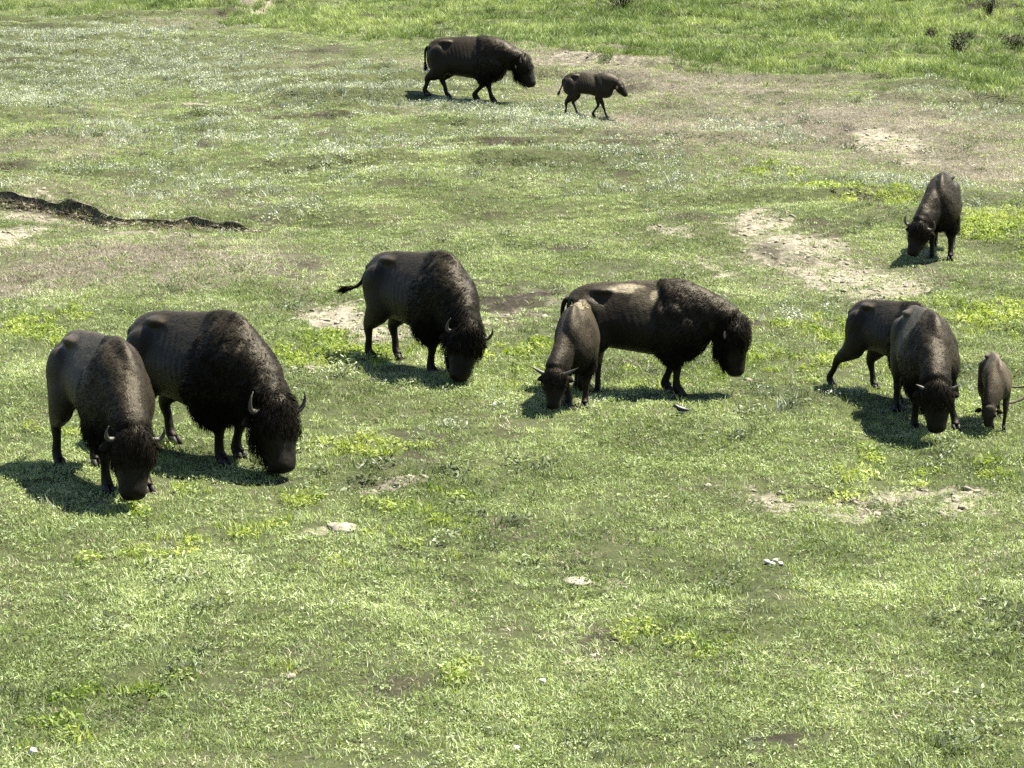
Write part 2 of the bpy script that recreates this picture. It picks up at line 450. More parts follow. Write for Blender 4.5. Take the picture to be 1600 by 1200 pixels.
M['stone'] = plain('pale_stone', (0.36, 0.345, 0.29), 0.9, 0.1, 0.2, 9.0, 0.5)
M['coat'] = coat_material('bison_coat', 0.45, 0.13)
M['fur'] = coat_material('bison_fur', 0.6, 0.03)
M['ear'] = plain('bison_ear', (0.012, 0.0098, 0.0075), 0.9, 0.03, 0.3, 30.0)
M['horn'] = plain('dark_horn', (0.04, 0.036, 0.03), 0.5, 0.3, 0.3, 20)
M['hoof'] = plain('hoof', (0.014, 0.012, 0.010), 0.6, 0.2, 0.3, 20)
M['eye'] = plain('eye', (0.006, 0.005, 0.004), 0.12, 0.5, 0.1)
M['nose'] = plain('wet_nose', (0.012, 0.011, 0.010), 0.3, 0.5, 0.2, 40)
M['bark'] = plain('weathered_wood', (0.055, 0.048, 0.038), 0.9, 0.1, 0.55, 18, 0.7)
M['twig'] = plain('dark_twig', (0.045, 0.036, 0.03), 0.9, 0.1, 0.5, 12)
M['dark_leaf'] = plain('dark_shrub_leaf', (0.020, 0.018, 0.014), 0.85, 0.1, 0.5, 8)
M['dung'] = plain('dung', (0.035, 0.028, 0.02), 0.85, 0.15, 0.4, 14, 0.5)
M['black_feather'] = plain('black_feather', (0.012, 0.012, 0.014), 0.5, 0.4, 0.2)
M['white_feather'] = plain('pale_feather', (0.55, 0.53, 0.48), 0.8, 0.2, 0.1)

meadow = add('ground', me, M['ground'])
tag(meadow, kind='structure')
#==PART2==
# ------------------------------------------------------------------ plants of the meadow
def blades(rng, n, spread, hmin, hmax, width, lean, seg=2, flat=0.0):
    """a tuft of n curved blades; returns verts, faces, and a per-blade shade value"""
    V, Fc, B = [], [], []
    for i in range(n):
        a = rng.uniform(0, 2 * math.pi); r = spread * math.sqrt(rng.random())
        bx, by = r * math.cos(a), r * math.sin(a)
        h = rng.uniform(hmin, hmax)
        d = rng.uniform(0, 2 * math.pi)
        dx, dy = math.cos(d), math.sin(d)
        ln = lean * rng.uniform(0.3, 1.3)
        w = width * rng.uniform(0.7, 1.3)
        t = rng.uniform(0, 2 * math.pi)
        sx, sy = math.cos(t) * w / 2, math.sin(t) * w / 2
        b = rng.random()
        s0 = len(V)
        for k in range(seg):
            u = k / seg
            off = ln * h * u ** 1.6
            z = h * u * (1 - 0.25 * ln * u) - 0.01
            ww = 1 - 0.25 * u
            V.append((bx + dx * off - sx * ww, by + dy * off - sy * ww, z)); V.append((bx + dx * off + sx * ww, by + dy * off + sy * ww, z + flat * w))
            B += [b, b]
        V.append((bx + dx * ln * h, by + dy * ln * h, h * (1 - 0.25 * ln) - 0.01)); B.append(b)
        for k in range(seg - 1):
            q = s0 + 2 * k
            Fc.append((q, q + 1, q + 3, q + 2))
        q = s0 + 2 * (seg - 1)
        Fc.append((q, q + 1, q + 2))
    return V, Fc, B

def leafy(rng, n, spread, hmax, leaf, up=0.5):
    """a low leafy plant: small rhombic leaves at all angles"""
    V, Fc, B = [], [], []
    for i in range(n):
        a = rng.uniform(0, 2 * math.pi); r = spread * math.sqrt(rng.random())
        c = np.array([r * math.cos(a), r * math.sin(a), rng.uniform(0.005, hmax) * (1 - 0.5 * (r / spread) ** 2)])
        d = nrm(np.array([rng.gauss(0, 1), rng.gauss(0, 1), abs(rng.gauss(0, up))]))
        s = nrm(np.cross(d, np.array([rng.gauss(0, 1), rng.gauss(0, 1), rng.gauss(0, 1)])))
        L = leaf * rng.uniform(0.6, 1.4); W = L * rng.uniform(0.25, 0.45)
        b = rng.random(); q = len(V)
        V += [tuple(c - d * L / 2), tuple(c + s * W / 2), tuple(c + d * L / 2), tuple(c - s * W / 2)]
        Fc.append((q, q + 1, q + 2, q + 3)); B += [b] * 4
    return V, Fc, B

def rock(rng, sx, sy, sz, rough=0.25, n=8, m=5):
    V, Fc = [(0, 0, -sz * 0.5)], []
    ph = rng.uniform(0, 100)
    for j in range(1, m):
        t = math.pi * j / m
        for i in range(n):
            p = 2 * math.pi * i / n
            x, y, z = math.sin(t) * math.cos(p), math.sin(t) * math.sin(p), -math.cos(t)
            k = 1 + rough * float(vnoise(np.array([x * 1.7 + ph]), np.array([y * 1.7]), np.array([z * 1.7]), seed=5)[0]) + rough * 0.5 * rng.uniform(-1, 1)
            V.append((x * sx / 2 * k, y * sy / 2 * k, z * sz / 2 * k))
    V.append((0, 0, sz * 0.5))
    for i in range(n):
        Fc.append((0, 1 + (i + 1) % n, 1 + i))
        for j in range(m - 2):
            a = 1 + j * n
            Fc.append((a + i, a + (i + 1) % n, a + n + (i + 1) % n, a + n + i))
        a = 1 + (m - 2) * n
        Fc.append((a + i, a + (i + 1) % n, len(V) - 1))
    return V, Fc

def tuft_collection(name, makers, mat):
    c = bpy.data.collections.new(name)
    for k, mk in enumerate(makers):
        r = mk()
        me = mesh_from(name, r[0], r[1], smooth=True)
        if len(r) > 2: set_f(me, 'blade', r[2])
        add(name, me, mat, coll=c)
    return c

def scatter(name, coll, dens_attr, dens, smin, smax, seed, label, cat, tilt=0.25):
    """one mass of plants grown over the ground with geometry nodes"""
    o = add(name, bpy.data.meshes.new(name))
    tag(o, label, cat, kind='stuff')
    g = bpy.data.node_groups.new(name, 'GeometryNodeTree')
    g.interface.new_socket('Geometry', in_out='INPUT', socket_type='NodeSocketGeometry')
    g.interface.new_socket('Geometry', in_out='OUTPUT', socket_type='NodeSocketGeometry')
    nd, L = g.nodes, g.links
    out = nd.new('NodeGroupOutput')
    oi = nd.new('GeometryNodeObjectInfo'); oi.inputs[0].default_value = meadow
    na = nd.new('GeometryNodeInputNamedAttribute'); na.data_type = 'FLOAT'; na.inputs[0].default_value = dens_attr
    mu = nd.new('ShaderNodeMath'); mu.operation = 'MULTIPLY'; mu.inputs[1].default_value = dens
    L.new(na.outputs[0], mu.inputs[0])
    dp = nd.new('GeometryNodeDistributePointsOnFaces')
    L.new(oi.outputs['Geometry'], dp.inputs['Mesh']); L.new(mu.outputs[0], dp.inputs['Density']); dp.inputs['Seed'].default_value = seed
    ci = nd.new('GeometryNodeCollectionInfo'); ci.inputs[0].default_value = coll
    ci.inputs['Separate Children'].default_value = True; ci.inputs['Reset Children'].default_value = True
    rv = nd.new('FunctionNodeRandomValue'); rv.data_type = 'FLOAT_VECTOR'
    rv.inputs[0].default_value = (-tilt, -tilt, 0); rv.inputs[1].default_value = (tilt, tilt, 6.2832); rv.inputs['Seed'].default_value = seed + 1
    rs = nd.new('FunctionNodeRandomValue'); rs.data_type = 'FLOAT'
    rs.inputs[2].default_value = smin; rs.inputs[3].default_value = smax; rs.inputs['Seed'].default_value = seed + 2
    ip = nd.new('GeometryNodeInstanceOnPoints'); ip.inputs['Pick Instance'].default_value = True
    L.new(dp.outputs['Points'], ip.inputs['Points']); L.new(ci.outputs[0], ip.inputs['Instance'])
    L.new(rv.outputs[0], ip.inputs['Rotation']); L.new(rs.outputs[1], ip.inputs['Scale'])
    L.new(ip.outputs[0], out.inputs[0])
    md = o.modifiers.new('grow', 'NODES'); md.node_group = g
    return o

rg = random.Random(7)
c_green = tuft_collection('grass_tuft', [lambda: blades(rg, 44, 0.12, 0.022, 0.068, 0.0068, 0.85) for _ in range(5)] + [lambda: leafy(rg, 46, 0.12, 0.045, 0.030) for _ in range(3)], M['green'])
c_yel = tuft_collection('leafy_tuft', [lambda: leafy(rg, 55, 0.14, 0.11, 0.06, 0.9) for _ in range(3)] + [lambda: blades(rg, 26, 0.12, 0.06, 0.15, 0.012, 0.7) for _ in range(2)], M['yellow'])
c_sage = tuft_collection('sage_tuft', [lambda: blades(rg, 34, 0.10, 0.04, 0.14, 0.010, 0.6) for _ in range(3)] + [lambda: leafy(rg, 70, 0.14, 0.11, 0.035, 1.0) for _ in range(3)], M['sage'])
c_dry = tuft_collection('straw_tuft', [lambda: blades(rg, 30, 0.15, 0.02, 0.065, 0.006, 1.4) for _ in range(4)], M['dry'])
c_tall = tuft_collection('long_tuft', [lambda: blades(rg, 36, 0.16, 0.10, 0.30, 0.013, 0.75, 3) for _ in range(5)], M['tall'])
c_weed = tuft_collection('weed_tuft', [lambda: leafy(rg, 60, 0.16, 0.12, 0.055, 0.8) for _ in range(3)] + [lambda: blades(rg, 40, 0.13, 0.05, 0.14, 0.008, 0.6) for _ in range(3)], M['weed'])
c_clod = tuft_collection('clod', [lambda: rock(rg, rg.uniform(.08, .16), rg.uniform(.06, .12), rg.uniform(.04, .08), 0.4) for _ in range(5)], M['clod'])
c_flow = tuft_collection('flower_head', [lambda: leafy(rg, 9, 0.02, 0.05, 0.022, 0.3) for _ in range(3)], M['petal'])

scatter('short_grass', c_green, 'd_green', 95.0, 0.7, 1.35, 11, 'short green grass covering the whole meadow', 'grass')
scatter('yellow_green_herbs', c_yel, 'd_yellow', 42.0, 0.7, 1.25, 21, 'bright yellow-green leafy herbs growing in patches', 'herbs')
scatter('silvery_scrub', c_sage, 'd_sage', 46.0, 0.7, 1.5, 31, 'pale silvery low scrub spread over the upper meadow', 'scrub')
scatter('dry_grass', c_dry, 'd_dry', 85.0, 0.7, 1.4, 41, 'brown and straw dry grass between the green', 'grass')
scatter('long_grass', c_tall, 'd_tall', 42.0, 0.7, 1.3, 51, 'long green grass along the top of the slope', 'grass')
scatter('leafy_weeds', c_weed, 'd_weed', 9.0, 0.5, 1.3, 55, 'grey-green leafy weeds and taller tufts among the short grass', 'weeds')
scatter('soil_clods', c_clod, 'd_clod', 34.0, 0.25, 1.0, 61, 'loose pale clods lying on bare trampled soil', 'soil', 0.5)
scatter('white_flowers', c_flow, 'd_flower', 0.7, 0.7, 1.4, 71, 'tiny white flowers dotted through the near grass', 'flowers')
#==PART3==
# ------------------------------------------------------------------ bison
def spline(P, sub=4):
    """Catmull-Rom through rows of P"""
    P = np.asarray(P, dtype=np.float64)
    Q = np.vstack([2 * P[0] - P[1], P, 2 * P[-1] - P[-2]])
    out = []
    for i in range(1, len(Q) - 2):
        for k in range(sub):
            t = k / sub
            out.append(0.5 * ((2 * Q[i]) + (-Q[i - 1] + Q[i + 1]) * t + (2 * Q[i - 1] - 5 * Q[i] + 4 * Q[i + 1] - Q[i + 2]) * t * t + (-Q[i - 1] + 3 * Q[i] - 3 * Q[i + 1] + Q[i + 2]) * t ** 3))
    out.append(Q[-2])
    return np.array(out)

def skin_rings(rings):
    """rings (k,n,3) -> closed tube with fan caps"""
    k, n, _ = rings.shape
    V = list(rings.reshape(-1, 3)); Fc = []
    for j in range(k - 1):
        for i in range(n):
            a, b = j * n + i, j * n + (i + 1) % n
            Fc.append((a, b, b + n, a + n))
    V.append(rings[0].mean(0)); V.append(rings[-1].mean(0))
    c0, c1 = len(V) - 2, len(V) - 1
    for i in range(n):
        Fc.append((c0, (i + 1) % n, i))
        Fc.append((c1, (k - 1) * n + i, (k - 1) * n + (i + 1) % n))
    return V, Fc

def tube(path, ra, rb, hint, n=16, sub=4):
    """limb: path points, half-widths across (ra) and along (rb) the hint direction"""
    S = spline(np.column_stack([np.asarray(path), ra, rb]), sub)
    P, ra, rb = S[:, :3], np.maximum(S[:, 3], 0.004), np.maximum(S[:, 4], 0.004)
    T = nrm(np.gradient(P, axis=0))
    h = np.asarray(hint, dtype=np.float64)
    side = nrm(np.cross(np.broadcast_to(h, T.shape), T))
    fwd = nrm(np.cross(T, side))
    th = np.linspace(0, 2 * math.pi, n, endpoint=False)
    rings = P[:, None] + (ra[:, None] * np.cos(th))[..., None] * side[:, None] + (rb[:, None] * np.sin(th))[..., None] * fwd[:, None]
    return skin_rings(rings)

def blob(c, r, n=14, m=8):
    V, Fc = rock(random.Random(1), 2 * r[0], 2 * r[1], 2 * r[2], 0.0, n, m)
    return [np.array(v) + np.array(c) for v in V], Fc

def join(parts):
    V, Fc = [], []
    for v, f in parts:
        o = len(V)
        V += [tuple(p) for p in v]
        Fc += [tuple(i + o for i in q) for q in f]
    return V, Fc

# x, top, bottom, half width, how far the section narrows upwards
TRUNK = np.array([
 (-1.53, 1.27, 1.00, .08, .0), (-1.49, 1.40, .82, .17, .08), (-1.38, 1.495, .70, .235, .18), (-1.22, 1.555, .65, .265, .30), (-1.02, 1.585, .63, .275, .36),
 (-0.80, 1.600, .60, .300, .38), (-0.55, 1.625, .56, .350, .38), (-0.32, 1.66, .53, .375, .42), (-0.12, 1.695, .515, .375, .41), (0.06, 1.715, .52, .355, .43),
 (0.22, 1.675, .55, .32, .46), (0.36, 1.565, .60, .27, .36), (0.47, 1.40, .70, .19, .2), (0.53, 1.24, .84, .09, .0)])

class Bison:
    def __init__(s, px, py, heading, size, label, poll=(0.86, 0, 0.80), hdir=(0.42, 0, -0.9), feet=None, wool=1.0, hump=1.0, girth=1.0, headsize=1.0,
                 horn=1.0, tail='down', calf=False, ribs=0.6, far=1.0, seed=1, group=None, hlift=None, pitch=0.0, shed=(), roll=(0, 0, 1), horn_shape='up', pale=1.0, beard=None, rubbed=(), belly=0.0):
        s.__dict__.update(locals())

    def foot_ground(s, lx, ly):
        """local height of the meadow under a local point"""
        c, n = math.cos(s.rz), math.sin(s.rz)
        lx = lx * s.sx
        wx = s.org.x + (lx * c - ly * n) * s.size; wy = s.org.y + (lx * n + ly * c) * s.size
        return (ground_z(wx, wy) - s.org.z) / s.size

    def build(s):
        rng = np.random.default_rng(s.seed)
        s.rz = R(s.heading)
        s.sx = 0.88 if s.calf else 1.0
        s.org = at(s.px, s.py)
        root = empty('bison_calf' if s.calf else 'bison', s.org, s.rz)
        root.scale = (s.size * s.sx, s.size, s.size)
        tag(root, s.label, 'bison calf' if s.calf else 'bison', s.group)
        X0 = 0.62                                    # shift so that the origin lies between fore and hind feet
        # ---- trunk
        tr = TRUNK.copy()
        tr[:, 0] += X0
        hb = np.exp(-((TRUNK[:, 0] - 0.02) / 0.42) ** 2)
        tr[:, 1] += (s.hump - 1) * 0.25 * hb
        mid = np.exp(-((TRUNK[:, 0] + 0.45) / 0.5) ** 2)
        tr[:, 3] *= s.girth
        tr[:, 2] -= (s.girth - 1) * 0.35 * mid
        tr[:, 2] += s.belly * np.exp(-((TRUNK[:, 0] + 0.7) / 0.6) ** 2)
        if s.calf:
            tr[:, 2] += 0.22 * np.exp(-((TRUNK[:, 0] + 0.5) / 0.9) ** 2)
            tr[:, 3] *= 0.80
        st = spline(tr, 5)
        n = 28
        th = np.linspace(0, 2 * math.pi, n, endpoint=False)
        rings = []
        for (x, zt, zb, hw, k) in st:
            c, hh = (zt + zb) / 2, (zt - zb) / 2
            u = np.sin(th)
            y = hw * np.sign(np.cos(th)) * np.abs(np.cos(th)) ** np.where(u > 0, 1.10, 0.85) * (1 - (k + .10) * np.clip(u, -0.3, 1) - 0.08 * u)
            rings.append(np.stack([np.full(n, x), y, c + hh * u], 1))
        parts = [skin_rings(np.array(rings))]
        s.top = lambda x: float(np.interp(x, st[:, 0], st[:, 1]))
        # ---- neck and head
        hs = s.headsize
        P = np.array(s.poll, dtype=np.float64); P[0] += X0
        D = nrm(np.array(s.hdir, dtype=np.float64))
        UP = np.array(s.roll, dtype=np.float64)
        side = nrm(np.cross(UP + np.array([0.6, 0, 0]), D)) if abs(D[2]) > 0.8 else nrm(np.cross(UP, D))
        dors = nrm(np.cross(D, side))                # forehead direction
        A = np.array([X0 - 0.02, 0, 1.13]); B = P - D * 0.02 - dors * 0.04
        C = np.array([X0 + 0.36, 0.25 * P[1], 0.5 * (1.18 + P[2]) + 0.17])
        ts = np.linspace(0, 1, 7)[:, None]
        path = (1 - ts) ** 2 * A + 2 * ts * (1 - ts) * C + ts ** 2 * B
        g = 0.86 if s.calf else 1.0
        w = 1.06 if s.calf else (0.5 + 0.5 * s.wool)
        ra = np.interp(ts[:, 0], [0, .4, .75, 1], [.31, .28 * w, .215 * w, .165 * hs]) * (g if s.calf else 1)
        rb = np.interp(ts[:, 0], [0, .4, .75, 1], [.50, .40 * w, .295 * w, .20 * hs]) * g
        parts.append(tube(path, ra, rb, (0, 1, 0), 20, 3) if False else s._neck(path, ra, rb))
        L = (0.42 if s.calf else 0.56) * hs
        # t, half width, towards forehead, towards jaw
        HD = np.array([(-.16, .10, .11, .11), (-.06, .155, .17, .16), (.10, .20, .195, .185), (.28, .20, .185, .20), (.46, .175, .155, .19), (.64, .142, .125, .16), (.80, .125, .11, .135), (.92, .118, .10, .115), (1.0, .098, .082, .09), (1.04, .055, .05, .05)])
        if s.calf: HD[:, 1:] *= 0.80
        HD[:5, 1:3] *= 0.93 + 0.10 * s.wool
        hsx = spline(HD, 4)
        rr = []
        for (t, a, b1, b2) in hsx:
            c0 = P + D * (t * L)
            u = np.sin(th)
            b = np.where(u > 0, b1, b2) * hs
            rr.append(c0 + (a * hs * np.sign(np.cos(th)) * np.abs(np.cos(th)) ** 0.9)[:, None] * side + (b * u)[:, None] * dors)
        parts.append(skin_rings(np.array(rr)))
        s.P, s.D, s.side, s.dors, s.L = P, D, side, dors, L
        # ---- legs
        ft = {'FL': (0.0, .17), 'FR': (0.0, -.17), 'HL': (-1.26, .17), 'HR': (-1.26, -.17)}
        if s.feet: ft.update(s.feet)
        hooves = []
        lw = 0.80 if s.calf else 1.0
        s.legseg = []
        for k, f in ft.items():
            fxx, fyy = f[0] + X0, f[1]
            lift = f[2] if len(f) > 2 else 0.0
            sg = 1 if k[1] == 'L' else -1
            gz = s.foot_ground(fxx, fyy) + lift
            if k[0] == 'F':
                sh = np.array([X0 + 0.06, sg * .20, 1.02])
                el = np.array([X0 - 0.06 + 0.25 * f[0], sg * .205, .72])
                dx = fxx - X0
                bend = f[3] if len(f) > 3 else 0.0
                kn = np.array([X0 + 0.45 * dx + 0.03 + bend, sg * .19 * .5 + fyy * .5, .40 + gz * .5])
                fe = np.array([fxx - 0.02 - bend * .6, fyy, .125 + gz])
                ho = np.array([fxx + 0.035, fyy, .05 + gz])
                path = [sh, el, 0.5 * (el + kn) + np.array([.0, 0, 0]), kn, 0.5 * (kn + fe) - np.array([.005, 0, 0]), fe, ho]
                ra = [.13, .105, .088, .062, .046, .055, .060]
                rb = [.22, .155, .110, .068, .050, .062, .075]
                s.legseg.append((el, kn))
                if not s.calf:                        # shaggy breeches of the forelegs
                    q = s.wool
                    parts.append(tube([el + (-.02, 0, .10), el + (-.03, 0, -.04), 0.5 * (el + kn) + (-.025, 0, 0), kn + (-.02, 0, .02), kn + (-.01, 0, -.05)],
                                      [.13, .10 + .04 * q, .075 + .055 * q, .055 + .04 * q, .045], [.16, .12 + .06 * q, .09 + .07 * q, .06 + .05 * q, .045], (1, 0, 0), 14, 3))
            else:
                hp = np.array([X0 - 1.20, sg * .155, 1.13])
                dx = fxx - (X0 - 1.26)
                sf = np.array([X0 - 1.08 + 0.22 * dx, sg * .20, .82])
                mid = np.array([X0 - 1.19 + 0.38 * dx, sg * .195, .65])
                hk = np.array([X0 - 1.315 + 0.58 * dx, sg * .18 * .4 + fyy * .6, .475 + gz * .6])
                fe = np.array([fxx - 0.035, fyy, .13 + gz])
                ho = np.array([fxx + 0.03, fyy, .05 + gz])
                path = [hp, sf, mid, hk, 0.5 * (hk + fe) + np.array([.012, 0, 0]), fe, ho]
                ra = [.135, .130, .105, .060, .045, .050, .052]
                rb = [.28, .255, .172, .086, .053, .058, .066]
            ra = np.array(ra) * lw; rb = np.array(rb) * lw
            ra[3:] *= 1.08; rb[3:] *= 1.08
            parts.append(tube(path, ra, rb, (1, 0, 0), 14, 4))
            hooves.append((fxx, fyy, gz, lw))
        # ---- muscle and bone
        m = 0.85 if s.calf else 1.0
        for sg in (1, -1):
            parts.append(blob((X0 + 0.02, sg * .235 * s.girth * m, 1.00), (.23, .13, .36)))
            parts.append(blob((X0 - 1.19, sg * .185 * m, 1.08), (.26, .13, .30)))
            parts.append(blob((X0 - 1.00, sg * .122 * m, 1.46), (.17, .085, .055)))      # hip bone
            parts.append(blob((X0 - 1.42, sg * .10 * m, 1.30), (.08, .07, .08)))          # pin bone
            if sg == 1 and not s.calf:
                parts.append(blob(P + D * (.05 * L) + dors * .06 * hs, (.155 * hs * (.6 + .4 * s.wool),) * 3))                 # woolly crown
            parts.append(blob(P + D * (.40 * L) + side * sg * .125 * hs + dors * .06 * hs, (.05 * hs,) * 3))   # brow
        V, Fc = join(parts)
        me0 = mesh_from('tmp', V, Fc)
        tmp = add('tmp', me0)
        rm = tmp.modifiers.new('r', 'REMESH'); rm.mode = 'VOXEL'; rm.voxel_size = 0.022
        sm = tmp.modifiers.new('s', 'SMOOTH'); sm.factor = 0.5; sm.iterations = 4
        dg = bpy.context.evaluated_depsgraph_get()
        ev = tmp.evaluated_get(dg)
        body = bpy.data.meshes.new_from_object(ev)
        bpy.data.objects.remove(tmp)
        nv = len(body.vertices)
        co = np.empty(nv * 3, dtype=np.float32); body.vertices.foreach_get('co', co); co = co.reshape(-1, 3).astype(np.float64)
        no = np.empty(nv * 3, dtype=np.float32); body.vertices.foreach_get('normal', no); no = no.reshape(-1, 3).astype(np.float64)
        # even out the joins of limbs, hips and neck (numpy Laplacian, strongest on the trunk)
        ne = len(body.edges)
        eg = np.empty(ne * 2, dtype=np.int32); body.edges.foreach_get('vertices', eg); eg = eg.reshape(-1, 2)
        deg = np.bincount(eg.ravel(), minlength=nv)[:, None]
        rel0 = co - P
        hdist = np.linalg.norm(rel0 - np.clip(rel0 @ D, -.1, L)[:, None] * D, axis=1)
        wsm = (0.6 * sstep(.55, .95, co[:, 2]) * sstep(.16, .30, hdist))[:, None]
        for it in range(9):
            acc = np.stack([np.bincount(eg.ravel(), weights=co[eg[:, ::-1].ravel(), a], minlength=nv) for a in range(3)], 1) / deg
            co = co + wsm * (acc - co)
        body.vertices.foreach_set('co', co.astype(np.float32).ravel()); body.update()
        body.vertices.foreach_get('normal', (nf := np.empty(nv * 3, dtype=np.float32))); no = nf.reshape(-1, 3).astype(np.float64)
        W = s.regions(co)
        # ribs, dents of the flank and matted wool are real relief
        fx_, fy_, fz_ = co[:, 0] - X0, co[:, 1], co[:, 2]
        fl = np.exp(-((fx_ + 0.62) / 0.30) ** 2) * sstep(.75, 1.0, fz_) * (1 - sstep(1.32, 1.44, fz_)) * (1 - W['cape'])
        d = fl * 0.006 * s.ribs * (1 + 1.2 * fbm(fx_ * 5, fz_ * 3 + s.seed, seed=3, oct=2)) * np.sin((fx_ + 0.35 * (fz_ - 1.0)) * 2 * math.pi / 0.105)
        dent = np.exp(-((fx_ + 0.86) / 0.10) ** 2 - ((fz_ - 1.22) / 0.16) ** 2)
        d -= dent * 0.004 * s.ribs
        wl = np.clip(W['cape'] + W['head'] * .8 + W['pant'], 0, 1) * s.wool
        d += wl * ((.030 - .018 * sstep(1.3, 1.55, fz_)) * fbm(co[:, 0] * 6 + s.seed, co[:, 1] * 6, co[:, 2] * 5, seed=5, oct=3) + 0.010 + .026 * sstep(.15, .6, W['cape']) * (1 - .95 * sstep(1.15, 1.45, fz_)))
        d += 0.006 * fbm(co[:, 0] * 9, co[:, 1] * 9, co[:, 2] * 9 + s.seed, seed=9, oct=2)
        co2 = co + no * d[:, None]
        body.vertices.foreach_set('co', co2.astype(np.float32).ravel())
        body.update()
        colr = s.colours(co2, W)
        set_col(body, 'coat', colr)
        body.polygons.foreach_set('use_smooth', np.ones(len(body.polygons), dtype=bool))
        body.materials.clear(); body.name = 'bison_body'
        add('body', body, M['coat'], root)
        s.co, s.no = co2, no
        s.fur(body, root, rng, W, colr)
        s.horns_ears(root, rng)
        s.hoof_objs(root, hooves)
        s.tail_obj(root, rng, X0)
        for sp in s.shed: s.shed_fur(root, rng, sp)
        return root

    def _neck(s, path, ra, rb):
        T = nrm(np.gradient(path, axis=0))
        S = spline(np.column_stack([path, ra, rb]), 3)
        P = S[:, :3]; T = nrm(np.gradient(P, axis=0))
        side = nrm(np.cross(np.array([0, 0, 1.0]) + 0 * T, T)); up = nrm(np.cross(T, side))
        th = np.linspace(0, 2 * math.pi, 22, endpoint=False)
        rings = P[:, None] + (S[:, 3][:, None] * np.cos(th))[..., None] * side[:, None] + (S[:, 4][:, None] * np.sin(th))[..., None] * up[:, None]
        s.neckpath = P
        return skin_rings(rings)

    def regions(s, co):
        X0 = 0.62
        x, z = co[:, 0] - X0, co[:, 2]
        rel = co - s.P
        t = rel @ s.D / s.L
        r = np.linalg.norm(rel - (rel @ s.D)[:, None] * s.D, axis=1)
        head = sstep(-.30, -.05, t) * (1 - sstep(.22, .34, r))
        fore = sstep(-.35, -.1, t) * (1 - sstep(.35, .60, t)) * (1 - sstep(.22, .32, r))
        muzz = sstep(.55, .8, t) * (1 - sstep(.2, .3, r))
        edge = -0.20 - 0.30 * (1.2 - z) * (z < 1.2) * 0.3 + 0.03 * np.sin(z * 14)
        cape = sstep(edge - .05, edge + .05, x) * sstep(.42, .60, z) * (1 - head)
        low = 1 - sstep(.46, .60, z)
        pant = np.zeros(len(co))
        for (a, b) in s.legseg:
            ab = b - a
            q = np.clip(((co - a) @ ab) / (ab @ ab), 0, 1.1)
            dd = np.linalg.norm(co - (a + q[:, None] * ab), axis=1)
            pant = np.maximum(pant, (1 - sstep(.12, .18, dd)) * sstep(-.1, .15, q) * (1 - sstep(.80, 1.0, q)))
        return dict(head=head, fore=fore, muzz=muzz, cape=cape * (0.25 if s.calf else 1), low=low * (1 - head), pant=pant * (0.0 if s.calf else 1), t=t, r=r)

    def colours(s, co, W):
        z = co[:, 2]
        p = s.pale
        rear = np.array([.0135, .0110, .0080]) * p; cape = np.array([.0140, .0112, .0082]) * p; dark = np.array([.0040, .0034, .0028])
        if s.calf:
            rear = np.array([.018, .0145, .0105]) * p; cape = rear * 1.05; dark = np.array([.007, .006, .0045])
        c = np.tile(rear, (len(co), 1))
        def mx(c, w, k): return c * (1 - w[:, None]) + k * w[:, None]
        c = mx(c, 0.45 * (1 - sstep(.75, 1.15, z)), dark)
        c = mx(c, W['cape'] * (0.35 + .65 * sstep(.9, 1.4, z)), cape)
        c = mx(c, W['cape'] * (1 - sstep(.75, 1.1, z)) * .9, dark)
        ridge = sstep(1.28, 1.56, z) * (1 - W['head'])  # bleached upper back, made paler still to paint in its sunlit look
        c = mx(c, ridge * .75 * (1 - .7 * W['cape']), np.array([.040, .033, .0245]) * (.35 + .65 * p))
        c = mx(c, np.clip(W['pant'] + W['low'] * .7, 0, 1), dark)
        c = mx(c, W['head'] * .92, dark * 1.0)
        c = mx(c, W['fore'] * .35, cape * .8)
        c = mx(c, W['muzz'] * .8, dark * .8)
        for (q, rad, tone) in s.rubbed:              # worn, bleached hair
            dd = np.linalg.norm((co - np.array([q[0] + .62, q[1], q[2]])) / np.array(rad), axis=1) + .45 * fbm(co[:, 0] * 8, co[:, 1] * 8, co[:, 2] * 8, seed=29, oct=3)
            c = mx(c, (1 - sstep(.65, 1.0, dd)) * .9, np.array(tone))
        c *= (1 + 0.35 * fbm(co[:, 0] * 3 + s.seed, co[:, 1] * 3, co[:, 2] * 3, seed=13, oct=3))[:, None]
        return np.clip(c, 0.002, 1)

    def fur(s, body, root, rng, W, colr):
        """short nap, woolly cape, beard, leg tufts: every strand a thin tapering ribbon"""
        body.calc_loop_triangles()
        nt = len(body.loop_triangles)
        tri = np.empty(nt * 3, dtype=np.int32); body.loop_triangles.foreach_get('vertices', tri); tri = tri.reshape(-1, 3)
        a, b, c = s.co[tri[:, 0]], s.co[tri[:, 1]], s.co[tri[:, 2]]
        area = 0.5 * np.linalg.norm(np.cross(b - a, c - a), axis=1)
        f = lambda v: v[tri].mean(1)
        cape, head, fore, muzz, low, pant, t = (f(W[k]) for k in ('cape', 'head', 'fore', 'muzz', 'low', 'pant', 't'))
        ctr = (a + b + c) / 3
        wl = s.wool
        brd = 1.0 if s.beard is None else s.beard
        dn = s.dors
        jaw = sstep(.05, .2, t) * (1 - sstep(.72, .85, t)) * head * sstep(.05, .14, -((ctr - s.P) @ dn))
        brisket = np.exp(-((ctr[:, 0] - .62 - .22) / .30) ** 2) * (1 - sstep(.62, .85, ctr[:, 2])) * (1 - pant) * (1 - head) * sstep(.4, .5, ctr[:, 2])
        length = 0.022 + .034 * cape * wl + .060 * fore * wl + .012 * head + .075 * pant * wl + (.17 * jaw * wl * brd) + .075 * brisket * wl - .012 * low - .012 * muzz
        if s.calf: length = 0.020 + 0 * length
        length = np.clip(length, .008, .3)
